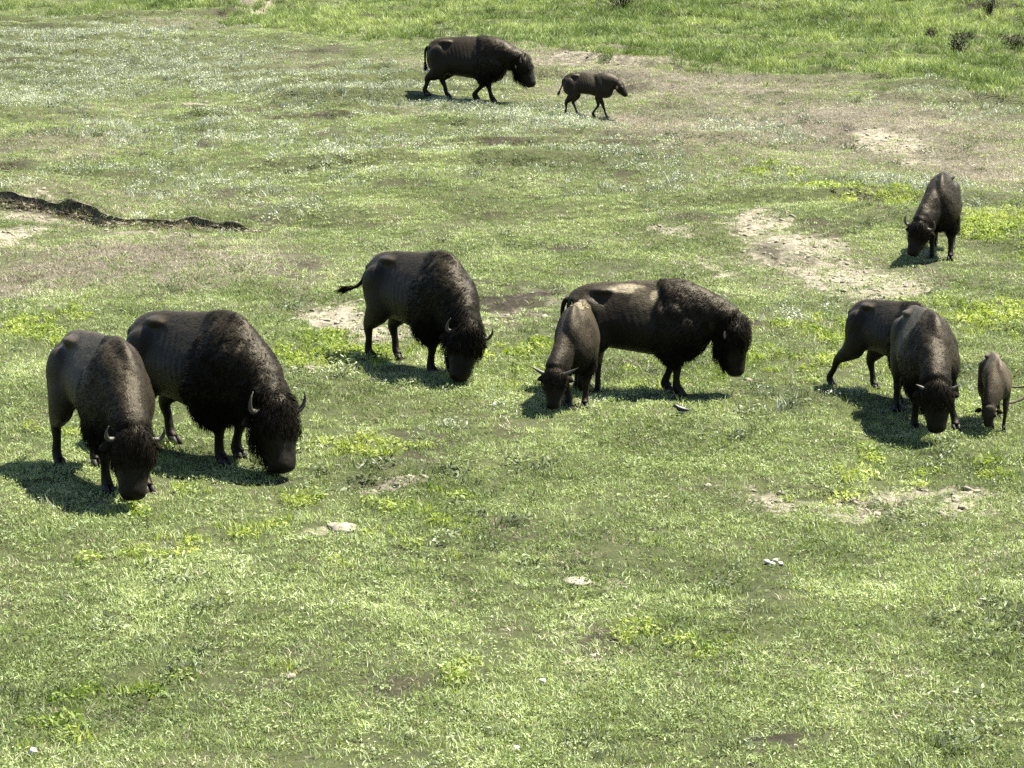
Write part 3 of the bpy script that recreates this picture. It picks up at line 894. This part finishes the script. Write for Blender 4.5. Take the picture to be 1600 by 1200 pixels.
        dens = 0.55 + 1.1 * cape + 1.6 * fore + 1.2 * pant + 1.6 * jaw + 1.0 * brisket - .3 * low
        n = int(17000 * s.far)
        p = area * dens; p /= p.sum()
        k = rng.choice(nt, size=n, p=p)
        u, v = rng.random(n), rng.random(n)
        fl = u + v > 1; u[fl], v[fl] = 1 - u[fl], 1 - v[fl]
        pos = a[k] + (b[k] - a[k]) * u[:, None] + (c[k] - a[k]) * v[:, None]
        nn = nrm(s.no[tri[k]].mean(1))
        L = length[k] * rng.uniform(.6, 1.35, n)
        g = np.tile(np.array([-.75, 0, -.65]), (n, 1))
        hd = head[k][:, None]
        g = g * (1 - hd) + hd * (s.D * .9 + np.array([0, 0, -.35]))
        lg = np.clip(low + pant + brisket, 0, 1)[k][:, None]
        g = g * (1 - lg) + lg * np.array([-.15, 0, -1.0])
        jw = jaw[k][:, None]
        g = g * (1 - jw) + jw * (np.array([0, 0, -1.0]) * .7 - dn * .5 + s.D * .2)
        fr = fore[k][:, None] * (1 - jw)
        q = pos * 9
        curl = np.stack([fbm(q[:, 0] + 7 * i, q[:, 1] + 3, q[:, 2] + i, seed=60 + i, oct=2) for i in range(3)], 1)
        woolly = np.clip(cape + fore * 1.2, 0, 1)[k][:, None] * wl
        g = g + curl * (.35 + .75 * woolly) + rng.normal(0, .15, (n, 3))
        g = nrm(g - nn * (np.sum(g * nn, 1, keepdims=True)) * .9)
        lift = (.07 + .18 * woolly + .22 * fr + .1 * lg)
        d1 = nrm(g * (1 - lift) + nn * lift)
        d2 = nrm(g * (1 - lift * .3) + nn * lift * .5 + np.array([0, 0, -.25]) * (.3 + jw + lg))
        mid = pos + d1 * (L * .5)[:, None]
        tip = mid + d2 * (L * .55)[:, None]
        w = (.0035 + .04 * np.minimum(L, .09)) * rng.uniform(.7, 1.3, n)
        sd = nrm(np.cross(d1, nn + rng.normal(0, .35, (n, 3)))) * w[:, None]
        base = pos - nn * .006
        V = np.stack([base - sd * .5, base + sd * .5, mid - sd * .42, mid + sd * .42, tip], 1).reshape(-1, 3)
        o = (np.arange(n) * 5)[:, None]
        T3 = np.concatenate([o + np.array([[0, 1, 3]]), o + np.array([[0, 3, 2]]), o + np.array([[2, 3, 4]])], 1).reshape(-1, 3)
        me = bpy.data.meshes.new('fur')
        me.vertices.add(len(V)); me.vertices.foreach_set('co', V.astype(np.float32).ravel())
        me.loops.add(T3.size); me.loops.foreach_set('vertex_index', T3.astype(np.int32).ravel())
        me.polygons.add(len(T3)); me.polygons.foreach_set('loop_start', np.arange(0, T3.size, 3, dtype=np.int32))
        me.polygons.foreach_set('use_smooth', np.ones(len(T3), dtype=bool))
        me.update(calc_edges=True)
        sn = nrm(nn + rng.normal(0, .12, (n, 3)) + d2 * 0.12)
        me.normals_split_custom_set_from_vertices(np.repeat(sn, 5, axis=0).tolist())
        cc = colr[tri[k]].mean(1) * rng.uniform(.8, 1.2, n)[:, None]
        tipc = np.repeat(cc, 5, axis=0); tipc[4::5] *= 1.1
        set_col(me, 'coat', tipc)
        tag(add('fur', me, M['fur'], root), kind='stuff')

    def hp(s, t, a, b):
        """a point of the head: along, sideways, towards the forehead"""
        return s.P + s.D * (t * s.L) + s.side * a * s.headsize + s.dors * b * s.headsize

    def horns_ears(s, root, rng):
        for sg in (1, -1):
            if s.horn > 0:
                h = s.horn
                if s.horn_shape == 'up':
                    o = [(.06, .13, .07), (.07, .20, .06), (.05, .27, .07), (-.03, .305, .11), (-.15, .31, .16), (-.26, .285, .19)]
                else:       # young spread horns
                    o = [(.05, .12, .08), (.04, .18, .09), (.00, .235, .11), (-.06, .30, .12), (-.12, .37, .14), (-.18, .43, .16)]
                h = h * .85
                rad = np.array([.038, .036, .031, .024, .014, .003]) * (0.55 + 0.45 * h)
                b0 = np.array(o[1])
                pts = []
                for i, q in enumerate(o):
                    q = np.array(q)
                    if i > 1: q = b0 + (q - b0) * h
                    pts.append(s.hp(q[0], sg * q[1], q[2]))
                pts = np.array(pts)
                v, f = tube(pts, rad, rad, s.dors + 0.01, 12, 4)
                add('horn', mesh_from('horn', v, f), M['horn'], root)
            # ear: a cupped leaf
            e0 = s.hp(.12, sg * .165, -.02)
            ed = nrm(s.side * sg * 1.0 - s.dors * .25 + s.D * .12 - np.array([0, 0, .25]))
            ew = nrm(np.cross(ed, s.dors)); en = nrm(np.cross(ed, ew))
            le = (.155 if not s.calf else .17) * s.headsize
            V, Fc = [], []
            for i in range(6):
                u = i / 5
                wd = .052 * math.sin(math.pi * min(1, .18 + .82 * u)) ** .8 + .004
                for j in range(8):
                    an = 2 * math.pi * j / 8
                    cup = .022 * math.cos(an) ** 2 * math.sin(math.pi * u)
                    V.append(e0 + ed * (le * u) + ew * (wd * math.cos(an) * s.headsize) + en * (.010 * math.sin(an) + cup))
            rings = np.array(V).reshape(6, 8, 3)
            v, f = skin_rings(rings)
            me = mesh_from('ear', v, f)
            set_col(me, 'coat', np.array([.010, .0085, .0065]) * (1.3 if s.calf else 1))
            add('ear', me, M['ear'], root)
            v, f = blob(s.hp(.43, sg * .148, .055), (.024 * s.headsize,) * 3, 10, 6)
            add('eye', mesh_from('eye', v, f), M['eye'], root)
        # bare nose pad
        v, f = blob((0, 0, 0), (1, 1, 1), 12, 7)
        v = [s.hp(1.0, 0, .01) + s.side * p[0] * .062 * s.headsize + s.dors * p[1] * .048 * s.headsize + s.D * p[2] * .035 * s.headsize for p in v]
        add('nose', mesh_from('nose', v, f), M['nose'], root)

    def hoof_objs(s, root, hooves):
        for (x, y, gz, lw) in hooves:
            V, Fc = [], []
            for sg in (1, -1):                         # two claws
                n = 8
                q = len(V)
                for (zz, k) in ((-.012, 1.0), (.035, .92), (.085, .70)):
                    for i in range(n):
                        an = 2 * math.pi * i / n
                        V.append((x + .045 * lw + (.070 * math.cos(an) * k - (.02 if zz > .05 else 0) + .008) * lw, y + (sg * .034 + .034 * math.sin(an) * k) * lw, gz + zz))
                for j in range(2):
                    for i in range(n):
                        Fc.append((q + j * n + i, q + j * n + (i + 1) % n, q + (j + 1) * n + (i + 1) % n, q + (j + 1) * n + i))
                Fc.append(tuple(q + n - 1 - i for i in range(n))); Fc.append(tuple(q + 2 * n + i for i in range(n)))
            add('hoof', mesh_from('hoof', V, Fc), M['hoof'], root)

    def tail_obj(s, root, rng, X0):
        b = np.array([X0 - 1.49, 0, 1.31])
        if s.tail == 'down':
            pts = [b, b + (-.06, 0, -.02), b + (-.10, .01, -.14), b + (-.105, .015, -.30), b + (-.10, .02, -.46)]
        elif s.tail == 'swish':
            pts = [b, b + (-.07, .02, -.04), b + (-.12, .05, -.16), b + (-.20, .10, -.28), b + (-.32, .16, -.34)]
        elif s.tail == 'side':
            pts = [b, b + (-.05, 0, -.05), b + (-.07, 0, -.20), b + (-.14, 0, -.34), b + (-.19, 0, -.42)]
        else:       # held out behind
            pts = [b, b + (-.07, -.03, -.08), b + (-.12, -.09, -.22), b + (-.18, -.16, -.29), b + (-.25, -.26, -.30)]
        pts = np.array(pts)
        v, f = tube(pts, [.045, .038, .030, .025, .018], [.045, .038, .030, .025, .018], (.2, 1, .1), 10, 4)
        me = mesh_from('tail', v, f)
        set_col(me, 'coat', np.array([.012, .0098, .0072]))
        t = add('tail', me, M['fur'], root)
        e = pts[-1]; d = nrm(pts[-1] - pts[-2])
        V, Fc = [], []
        for i in range(170):
            dd = nrm(d + rng.normal(0, .22, 3) + np.array([0, 0, -.25])); sd = nrm(np.cross(dd, rng.normal(0, 1, 3))) * .008
            r = e - d * rng.uniform(0, .10) + rng.normal(0, .010, 3); Lh = rng.uniform(.10, .24)
            q = len(V)
            V += [r - sd, r + sd, r + dd * Lh]; Fc.append((q, q + 1, q + 2))
        me = mesh_from('tail_tuft', V, Fc)
        set_col(me, 'coat', np.array([.006, .005, .004]))
        tag(add('tuft', me, M['fur'], t), kind='stuff')

    def shed_fur(s, root, rng, sp):
        """matted pale winter wool still hanging on the back: centre, spread, count, tone"""
        (cx, cy, cz), rad, n, tone = sp
        d = np.linalg.norm((s.co - np.array([cx + .62, cy, cz])) / np.array(rad), axis=1)
        cand = np.where(d < 1)[0]
        if len(cand) == 0: return
        V, Fc, cc = [], [], []
        for i in rng.choice(cand, n):
            if fbm(np.array([s.co[i, 0] * 9]), np.array([s.co[i, 1] * 9]), np.array([s.co[i, 2] * 9]), seed=77, oct=2)[0] < -.12: continue
            nn = s.no[i]
            p = s.co[i] + nn * .004
            g = nrm(np.array([-.6, 0, -.5]) + rng.normal(0, .7, 3)); g = nrm(g - nn * (g @ nn) * .9 + nn * .25)
            Lh = rng.uniform(.03, .07); sd = nrm(np.cross(g, nn)) * rng.uniform(.006, .014)
            q = len(V)
            V += [p - sd, p + sd, p + g * Lh * .6 + sd * .8 + nn * .012, p + g * Lh * .6 - sd * .8 + nn * .012, p + g * Lh]
            Fc += [(q, q + 1, q + 2, q + 3), (q + 3, q + 2, q + 4)]
            cc += [np.array(tone) * rng.uniform(.6, 1.3)] * 5
        if not V: return
        me = mesh_from('shed_wool', V, Fc)
        set_col(me, 'coat', np.array(cc))
        tag(add('shed_wool', me, M['fur'], root), kind='stuff')

HERD = [
 Bison(152, 752, -60, 1.03, 'brown bison cow grazing at far left, head in its own shadow', poll=(.76, -.14, .70), hdir=(.24, -.10, -.96), wool=.72, hump=.68, girth=.85, headsize=1.12, horn=.75,
       feet={'FL': (.14, .26), 'FR': (.02, -.14), 'HL': (-1.10, .17), 'HR': (-1.34, -.17)}, tail='side', seed=3, belly=.09, pale=1.1),
 Bison(296, 713, -42, 1.04, 'huge shaggy dark bull bison grazing close beside the far left cow', poll=(.80, -.08, .68), hdir=(.42, -.14, -.89), wool=1.2, hump=.80, girth=.97, headsize=1.2, horn=.98,
       feet={'FL': (-.02, .17), 'FR': (.05, -.13), 'HL': (-1.10, .17), 'HR': (-1.36, -.17)}, seed=5, pale=.6),
 Bison(644, 580, -48, .95, 'dark bull bison grazing with its tail held out in front of a bare soil slope', poll=(.78, -.22, .64), hdir=(.16, -.34, -.93), wool=1.15, hump=.77, girth=.95, headsize=1.14, horn=.85,
       feet={'HL': (-1.14, .17), 'HR': (-1.34, -.17)}, tail='out', seed=7, pale=.6),
 Bison(908, 628, -100, .77, 'young bison with spread horns grazing towards the camera, pale wool on its shoulders', poll=(.80, -.20, .62), hdir=(.28, -.02, -.95), wool=.45, hump=.70, girth=.83, headsize=.98, horn=1.0, horn_shape='spread',
       feet={'FL': (.08, .17), 'FR': (.0, -.12), 'HL': (-1.1, .20), 'HR': (-1.3, -.17)}, seed=9, belly=.05, pale=1.5, rubbed=[((-.1, .06, 1.60), (.26, .14, .10), (.15, .13, .09))], shed=[((-.05, .05, 1.60), (.26, .14, .12), 60, (.17, .15, .10)), ((-.45, .02, 1.55), (.12, .12, .1), 24, (.17, .15, .10))]),
 Bison(983, 619, -8, .88, 'dark bison standing side-on with lifted head and a pale rubbed patch on its back', poll=(.84, -.04, .98), hdir=(.12, -.06, -.98), wool=.95, hump=.70, girth=.95, headsize=1.24, horn=.4,
       feet={'FL': (-.10, .17), 'FR': (.10, -.17)}, seed=11, pale=.6, ribs=.25, rubbed=[((-.66, -.12, 1.50), (.30, .13, .09), (.26, .225, .165)), ((-.42, -.20, 1.38), (.22, .16, .22), (.040, .033, .024)), ((-.25, -.22, 1.44), (.08, .10, .14), (.18, .155, .11))]),
 Bison(1384, 622, -56, .75, 'bison half hidden behind a grazing cow, one hind leg stretched back', poll=(.66, -.10, .72), hdir=(.2, -.1, -.95), wool=.7, hump=.76, girth=.87, headsize=.95, horn=.6,
       feet={'HR': (-1.74, -.26), 'HL': (-1.10, .17), 'FR': (-.14, -.17), 'FL': (.05, .17)}, seed=13, belly=.07, pale=.8),
 Bison(1436, 660, -86, .86, 'broad bison cow grazing head-on between a calf and another bison', poll=(.82, -.10, .70), hdir=(.20, -.02, -.97), wool=.7, hump=.72, girth=.94, headsize=1.06, horn=.5, horn_shape='spread',
       feet={'FR': (.0, -.20), 'FL': (.16, .33), 'HL': (-1.2, .2), 'HR': (-1.3, -.17)}, seed=15, pale=1.15),
 Bison(1551, 668, -92, .55, 'small brown bison calf grazing at the right edge beside a fallen branch', poll=(.74, -.26, .58), hdir=(.20, -.06, -.97), wool=.3, hump=.40, girth=.90, headsize=.96, horn=0, calf=True,
       feet={'FL': (.10, .15), 'FR': (.05, -.10), 'HL': (-1.1, .19), 'HR': (-1.2, -.13)}, seed=17, pale=2.6, far=.6),
 Bison(1472, 394, -102, .85, 'dark horned bison grazing alone by the right edge above the others', poll=(.80, -.34, .66), hdir=(.26, -.26, -.93), wool=.7, hump=.70, girth=.85, headsize=1.02, horn=1.05,
       feet={'FL': (.15, .20), 'FR': (.05, -.16), 'HL': (-1.15, .17), 'HR': (-1.25, -.17)}, seed=19, belly=.06, pale=.8, far=.7),
 Bison(722, 155, -16, 1.0, 'dark bison walking behind a calf at the top of the slope', poll=(.90, -.02, .98), hdir=(.48, -.02, -.87), wool=1.0, hump=.60, girth=.95, headsize=1.2, horn=.5,
       feet={'FL': (-.32, .15), 'FR': (.22, -.16), 'HL': (-1.05, .15), 'HR': (-1.52, -.16)}, seed=21, far=.6, pale=.6),
 Bison(914, 187, -10, .66, 'small bison calf walking ahead of a big bison on the upper slope', poll=(.72, 0, 1.16), hdir=(.66, 0, -.75), wool=.3, hump=.30, girth=.95, headsize=1.25, horn=0, calf=True,
       feet={'FL': (-.30, .12, .0), 'FR': (.30, -.13), 'HL': (-.95, .13), 'HR': (-1.35, -.13)}, tail='side', seed=23, far=.5, pale=.75),
]
for b in HERD:
    b.build()
#==PART4==
# ------------------------------------------------------------------ small things on the meadow
def shrub(px, py, w, h, label, seed, cat='shrub', leaves=240):
    """low dark shrub: woody stems and a loose crown of small leaves and twigs"""
    r = np.random.default_rng(seed)
    p = at(px, py)
    root = empty('shrub', p)
    tag(root, label, cat, 'dark shrubs on the upper slope')
    stems, twigs = [], []
    V, Fc = [], []
    for i in range(9):
        a = r.uniform(0, 2 * math.pi); ln = r.uniform(.15, .5) * w
        tip = np.array([math.cos(a) * ln, math.sin(a) * ln, h * r.uniform(.55, 1.0)])
        mid = tip * .5 + np.array([r.normal(0, .05) * w, r.normal(0, .05) * w, 0])
        stems.append(tube([(0, 0, -.04), tuple(mid * .5), tuple(mid), tuple(tip)], [.022, .018, .013, .005], [.022, .018, .013, .005], (1, .3, .1), 6, 2))
        for k in range(leaves // 9):
            c = mid + (tip - mid) * r.uniform(-.5, 1.1) + r.normal(0, .10, 3) * w
            c[2] = abs(c[2])
            d = nrm(r.normal(0, 1, 3) + np.array([0, 0, .6])); sd = nrm(np.cross(d, r.normal(0, 1, 3)))
            L = r.uniform(.05, .12); W = L * r.uniform(.12, .4)
            q = len(V)
            V += [c, c + d * L * .5 + sd * W / 2, c + d * L, c + d * L * .5 - sd * W / 2]; Fc.append((q, q + 1, q + 2, q + 3))
    v, f = join(stems)
    add('stems', mesh_from('stems', v, f), M['twig'], root)
    tag(add('foliage', mesh_from('foliage', V, Fc), M['dark_leaf'], root), kind='stuff')
    return root

shrub(972, 30, 1.2, 1.0, 'wide dark twiggy shrub at the top edge, right of the walking bison', 1, leaves=1100)
shrub(1407, 25, .95, .95, 'dense dark shrub at the top edge above the lone horned bison', 2, leaves=1100)
shrub(1497, 86, .80, .80, 'dark ragged shrub standing alone in long grass at upper right', 3, leaves=800)
shrub(1572, 14, .55, .50, 'small dark shrub at the top right corner', 4, leaves=350)
shrub(1546, 43, .45, .62, 'small dark upright shrub between the corner shrub and the ragged one', 5, leaves=350)
shrub(1455, 61, .45, .38, 'small greyish shrub left of the ragged dark one', 6, leaves=240)
shrub(1588, 78, .85, .45, 'low spreading shrub at the right edge below the corner', 7, leaves=500)

# fallen branch at the right edge
b0 = at(1600, 644)
br = empty('fallen_branch', b0)
tag(br, 'weathered fallen branch lying in the grass at the right edge beside the calf', 'branch')
v, f = tube([(-.30, -.10, .05), (-.16, -.06, .06), (-.02, .02, .10), (.16, .10, .17), (.5, .28, .20), (1.1, .55, .16), (1.7, .75, .08)], [.009, .013, .020, .027, .034, .040, .044], [.009, .013, .020, .027, .034, .040, .044], (0, 1, .2), 10, 4)
stem = add('stem', mesh_from('stem', v, f), M['bark'], br)
v, f = tube([(.55, .30, .20), (.25, .42, .20), (.02, .50, .16), (-.10, .48, .16), (-.22, .40, .06)], [.018, .016, .013, .011, .008], [.018, .016, .013, .011, .008], (0, 1, .2), 8, 4)
add('side_branch', mesh_from('side_branch', v, f), M['bark'], br)

# small bird
p = at(1066, 657)
bird = empty('bird', p, R(178))
tag(bird, 'small black bird with a pale flank on the grass below the side-on bison', 'bird')
v, f = tube([(-.065, 0, .075), (-.045, 0, .078), (0, 0, .082), (.04, 0, .095), (.062, 0, .112), (.082, 0, .124), (.104, 0, .122), (.115, 0, .118)], [.006, .022, .034, .034, .025, .023, .016, .004], [.006, .022, .036, .036, .027, .023, .016, .004], (0, 1, 0), 12, 3)
add('body', mesh_from('body', v, f), M['black_feather'], bird)
v, f = tube([(-.03, 0, .066), (0, 0, .062), (.03, 0, .066), (.05, 0, .078)], [.016, .033, .033, .012], [.010, .024, .024, .010], (0, 1, 0), 10, 3)
add('belly', mesh_from('belly', v, f), M['white_feather'], bird)
for sg in (1, -1):
    v, f = tube([(.03, sg * .030, .092), (0, sg * .036, .086), (-.05, sg * .026, .076), (-.085, sg * .014, .072)], [.008, .009, .007, .002], [.016, .022, .017, .004], (0, 0, 1), 8, 3)
    add('wing', mesh_from('wing', v, f), M['black_feather'], bird)
    v, f = tube([(.0, sg * .014, .05), (.002, sg * .014, .025), (.010, sg * .014, .0)], [.003, .003, .003], [.003, .003, .003], (1, 0, 0), 6, 2)
    add('leg', mesh_from('leg', v, f), M['black_feather'], bird)
v, f = tube([(-.05, 0, .078), (-.10, 0, .078), (-.155, 0, .082)], [.014, .016, .014], [.005, .004, .002], (0, 0, 1), 8, 3)
add('tail', mesh_from('tail', v, f), M['black_feather'], bird)
v, f = tube([(.110, 0, .119), (.122, 0, .117), (.134, 0, .114)], [.006, .004, .001], [.006, .004, .001], (0, 0, 1), 6, 2)
add('beak', mesh_from('beak', v, f), M['hoof'], bird)

def lump(name, px, py, w, d, h, mat, label, cat, seed, group=None, sink=.4):
    r = random.Random(seed)
    v, f = rock(r, w, d, h, .35, 12, 8)
    p = at(px, py)
    o = add(name, mesh_from(name, v, f), mat)
    o.location = (p.x, p.y, p.z + h * (.5 - sink)); o.rotation_euler = (0, 0, r.uniform(-.4, .4))
    tag(o, label, cat, group)
    return o
lump('soil_mound', 534, 833, .28, .40, .07, M['clod'], 'pale mound of dug soil in the near grass below the middle bull', 'mound', 1)
lump('soil_mound', 903, 910, .26, .34, .06, M['clod'], 'pale low mound of soil in the near grass at centre right', 'mound', 2)
for k, (px, py, w, lb) in enumerate([(1198, 886, .065, 'leftmost white stone of the cluster of four in the near grass at right'), (1205, 888, .06, 'lowest white stone of the cluster of four in the near grass at right'), (1211, 882, .06, 'topmost white stone of the cluster of four in the near grass at right'), (1219, 886, .055, 'rightmost white stone of the cluster of four in the near grass at right')]):
    lump('stone', px, py, w, w * .8, w * .7, M['stone'], lb, 'stone', 10 + k, 'cluster of white stones', -.1)
lump('stone', 848, 1064, .06, .05, .05, M['stone'], 'white stone in the grass near the bottom centre', 'stone', 20, None, -.2)
lump('stone', 807, 1163, .07, .06, .05, M['stone'], 'white stone near the bottom edge at centre', 'stone', 21, None, -.2)
lump('stone', 51, 1176, .07, .06, .05, M['stone'], 'white stone near the bottom left corner', 'stone', 22, None, -.2)
lump('dung_pat', 1211, 400, .16, .16, .07, M['dung'], 'dark dung pat on the bare trampled soil at upper right', 'dung', 30, None, .3)

# eroded ledges: a lip of turf hanging over a dark cut face
def ledge(k, over):
    bx, by, hh = BANKS[k]
    r = np.random.default_rng(90 + k)
    xs = np.arange(bx[0] + .15, bx[-1] - .15, .055)
    w = min(1.2, (bx[-1] - bx[0]) * .25)
    root = empty('eroded_bank', (float(xs.mean()), float(by.mean()), 0))
    tag(root, kind='structure')
    o = np.array(root.location)
    V, Fc, T = [], [], []
    rings, lips = [], []
    for x in xs:
        X = np.array([x])
        wob = .16 * vnoise(X / .8, X * 0 + 3.1 + k, seed=41) + .20 * vnoise(X / .3, X * 0 + 1.7 + k, seed=42)
        y = float(np.interp(x, bx, by) + wob[0])
        e = float(sstep(bx[0], bx[0] + w, x) * (1 - sstep(bx[-1] - w, bx[-1], x)))
        e *= float(np.clip(.50 + 1.9 * fbm(X / .35, X * 0 + 11 + k, seed=45, oct=2)[0], 0, 1))
        zb, zt = ground_z(x, y - .28), ground_z(x, y + .24)
        ov = over * e * (.75 + .9 * float(fbm(X / .35, X * 0 + 7 + k, seed=48, oct=3)[0])) 
        j = lambda a: float(r.normal(0, a))
        lift = .05 * e * (1 + float(vnoise(X / .2, X * 0 + k, seed=49)[0]))
        P = [(x, y - .30 + j(.02), zb - .06), (x, y - .10 + j(.03), zb + .03 + j(.012)), (x, y + .02 + j(.02), zb + (zt - zb) * .5), (x, y + .0 + j(.02), zt - .03), (x, y - ov + j(.02), zt - .01 + j(.012)),
             (x, y - ov - .02 + j(.01), zt + lift * .6), (x, y - ov * .4, zt + lift), (x, y + .34, zt + .01 - .05 * (1 - e))]
        rings.append(np.array(P) - o); lips.append((np.array(P[5]) - o, e))
    n = len(rings[0])
    V = np.concatenate(rings)
    for a in range(len(rings) - 1):
        for b in range(n - 1):
            Fc.append((a * n + b, (a + 1) * n + b, (a + 1) * n + b + 1, a * n + b + 1))
    me = mesh_from('cut_face', V, Fc)
    z01 = np.tile(np.array([.0, .05, .15, .2, .15, .1, .0, .0]), len(rings))
    set_f(me, 'dark', z01); set_f(me, 'dry', np.ones(len(V))); set_f(me, 'dirt', .42 + .25 * fbm(V[:, 0] * 3, V[:, 2] * 9, seed=7, oct=2))
    add('cut_face', me, M['ground'], root)
    # grass standing on the lip and hanging over it
    V, Fc, B = [], [], []
    for p, e in lips:
        if e < .15: continue
        for i in range(26):
            q = p + np.array([r.uniform(-.04, .04), r.uniform(-.01, .45) if i % 3 else r.uniform(-.01, .05), r.uniform(-.01, .01)])
            d = nrm(np.array([r.normal(0, .6), r.normal(-.35, .7), .9 if i % 3 else r.uniform(-.8, .9)])); L = r.uniform(.05, .14)
            sd = nrm(np.cross(d, r.normal(0, 1, 3))) * r.uniform(.003, .006)
            t = q + d * L + np.array([0, -.02, -.02]) * (r.random() < .4)
            m = len(V); V += [q - sd, q + sd, t]; Fc.append((m, m + 1, m + 2)); B += [r.random()] * 3
    CV, CF = [], []
    SV, SF, SB = [], [], []
    rr = random.Random(4 + k)
    for a in range(0, len(rings)):
        for i in range(2):
            f = rr.uniform(0, 1)
            q = rings[a][0] * (1 - f) + rings[a][2] * f + np.array([rr.uniform(-.03, .03), -.03, rr.uniform(0, .03)])
            if rr.random() < .6:
                v, fc = rock(rr, rr.uniform(.05, .13), rr.uniform(.05, .10), rr.uniform(.03, .07), .4, 7, 4)
                m = len(CV); CV += [tuple(np.array(t) + q) for t in v]; CF += [tuple(t + m for t in g) for g in fc]
            for b in range(16):
                d = nrm(np.array([rr.gauss(0, .8), rr.gauss(-.5, .5), rr.uniform(.1, 1.0)])); L = rr.uniform(.05, .16)
                sd = nrm(np.cross(d, np.array([rr.gauss(0, 1), rr.gauss(0, 1), rr.gauss(0, 1)]))) * rr.uniform(.003, .006)
                q2 = q + np.array([rr.gauss(0, .06), rr.gauss(-.05, .06), 0])
                m = len(SV); SV += [q2 - sd, q2 + sd, q2 + d * L]; SF.append((m, m + 1, m + 2)); SB += [rr.random()] * 3
    tag(add('clods', mesh_from('clods', CV, CF), M['clod'], root), kind='stuff')
    me = mesh_from('straw', SV, SF); set_f(me, 'blade', SB)
    tag(add('straw', me, M['dry'], root), kind='stuff')
    if V:
        me = mesh_from('lip_grass', V, Fc); set_f(me, 'blade', B)
        tag(add('lip_grass', me, M['green'], root), kind='stuff')
for k, ov in ((0, .06),):
    ledge(k, ov)
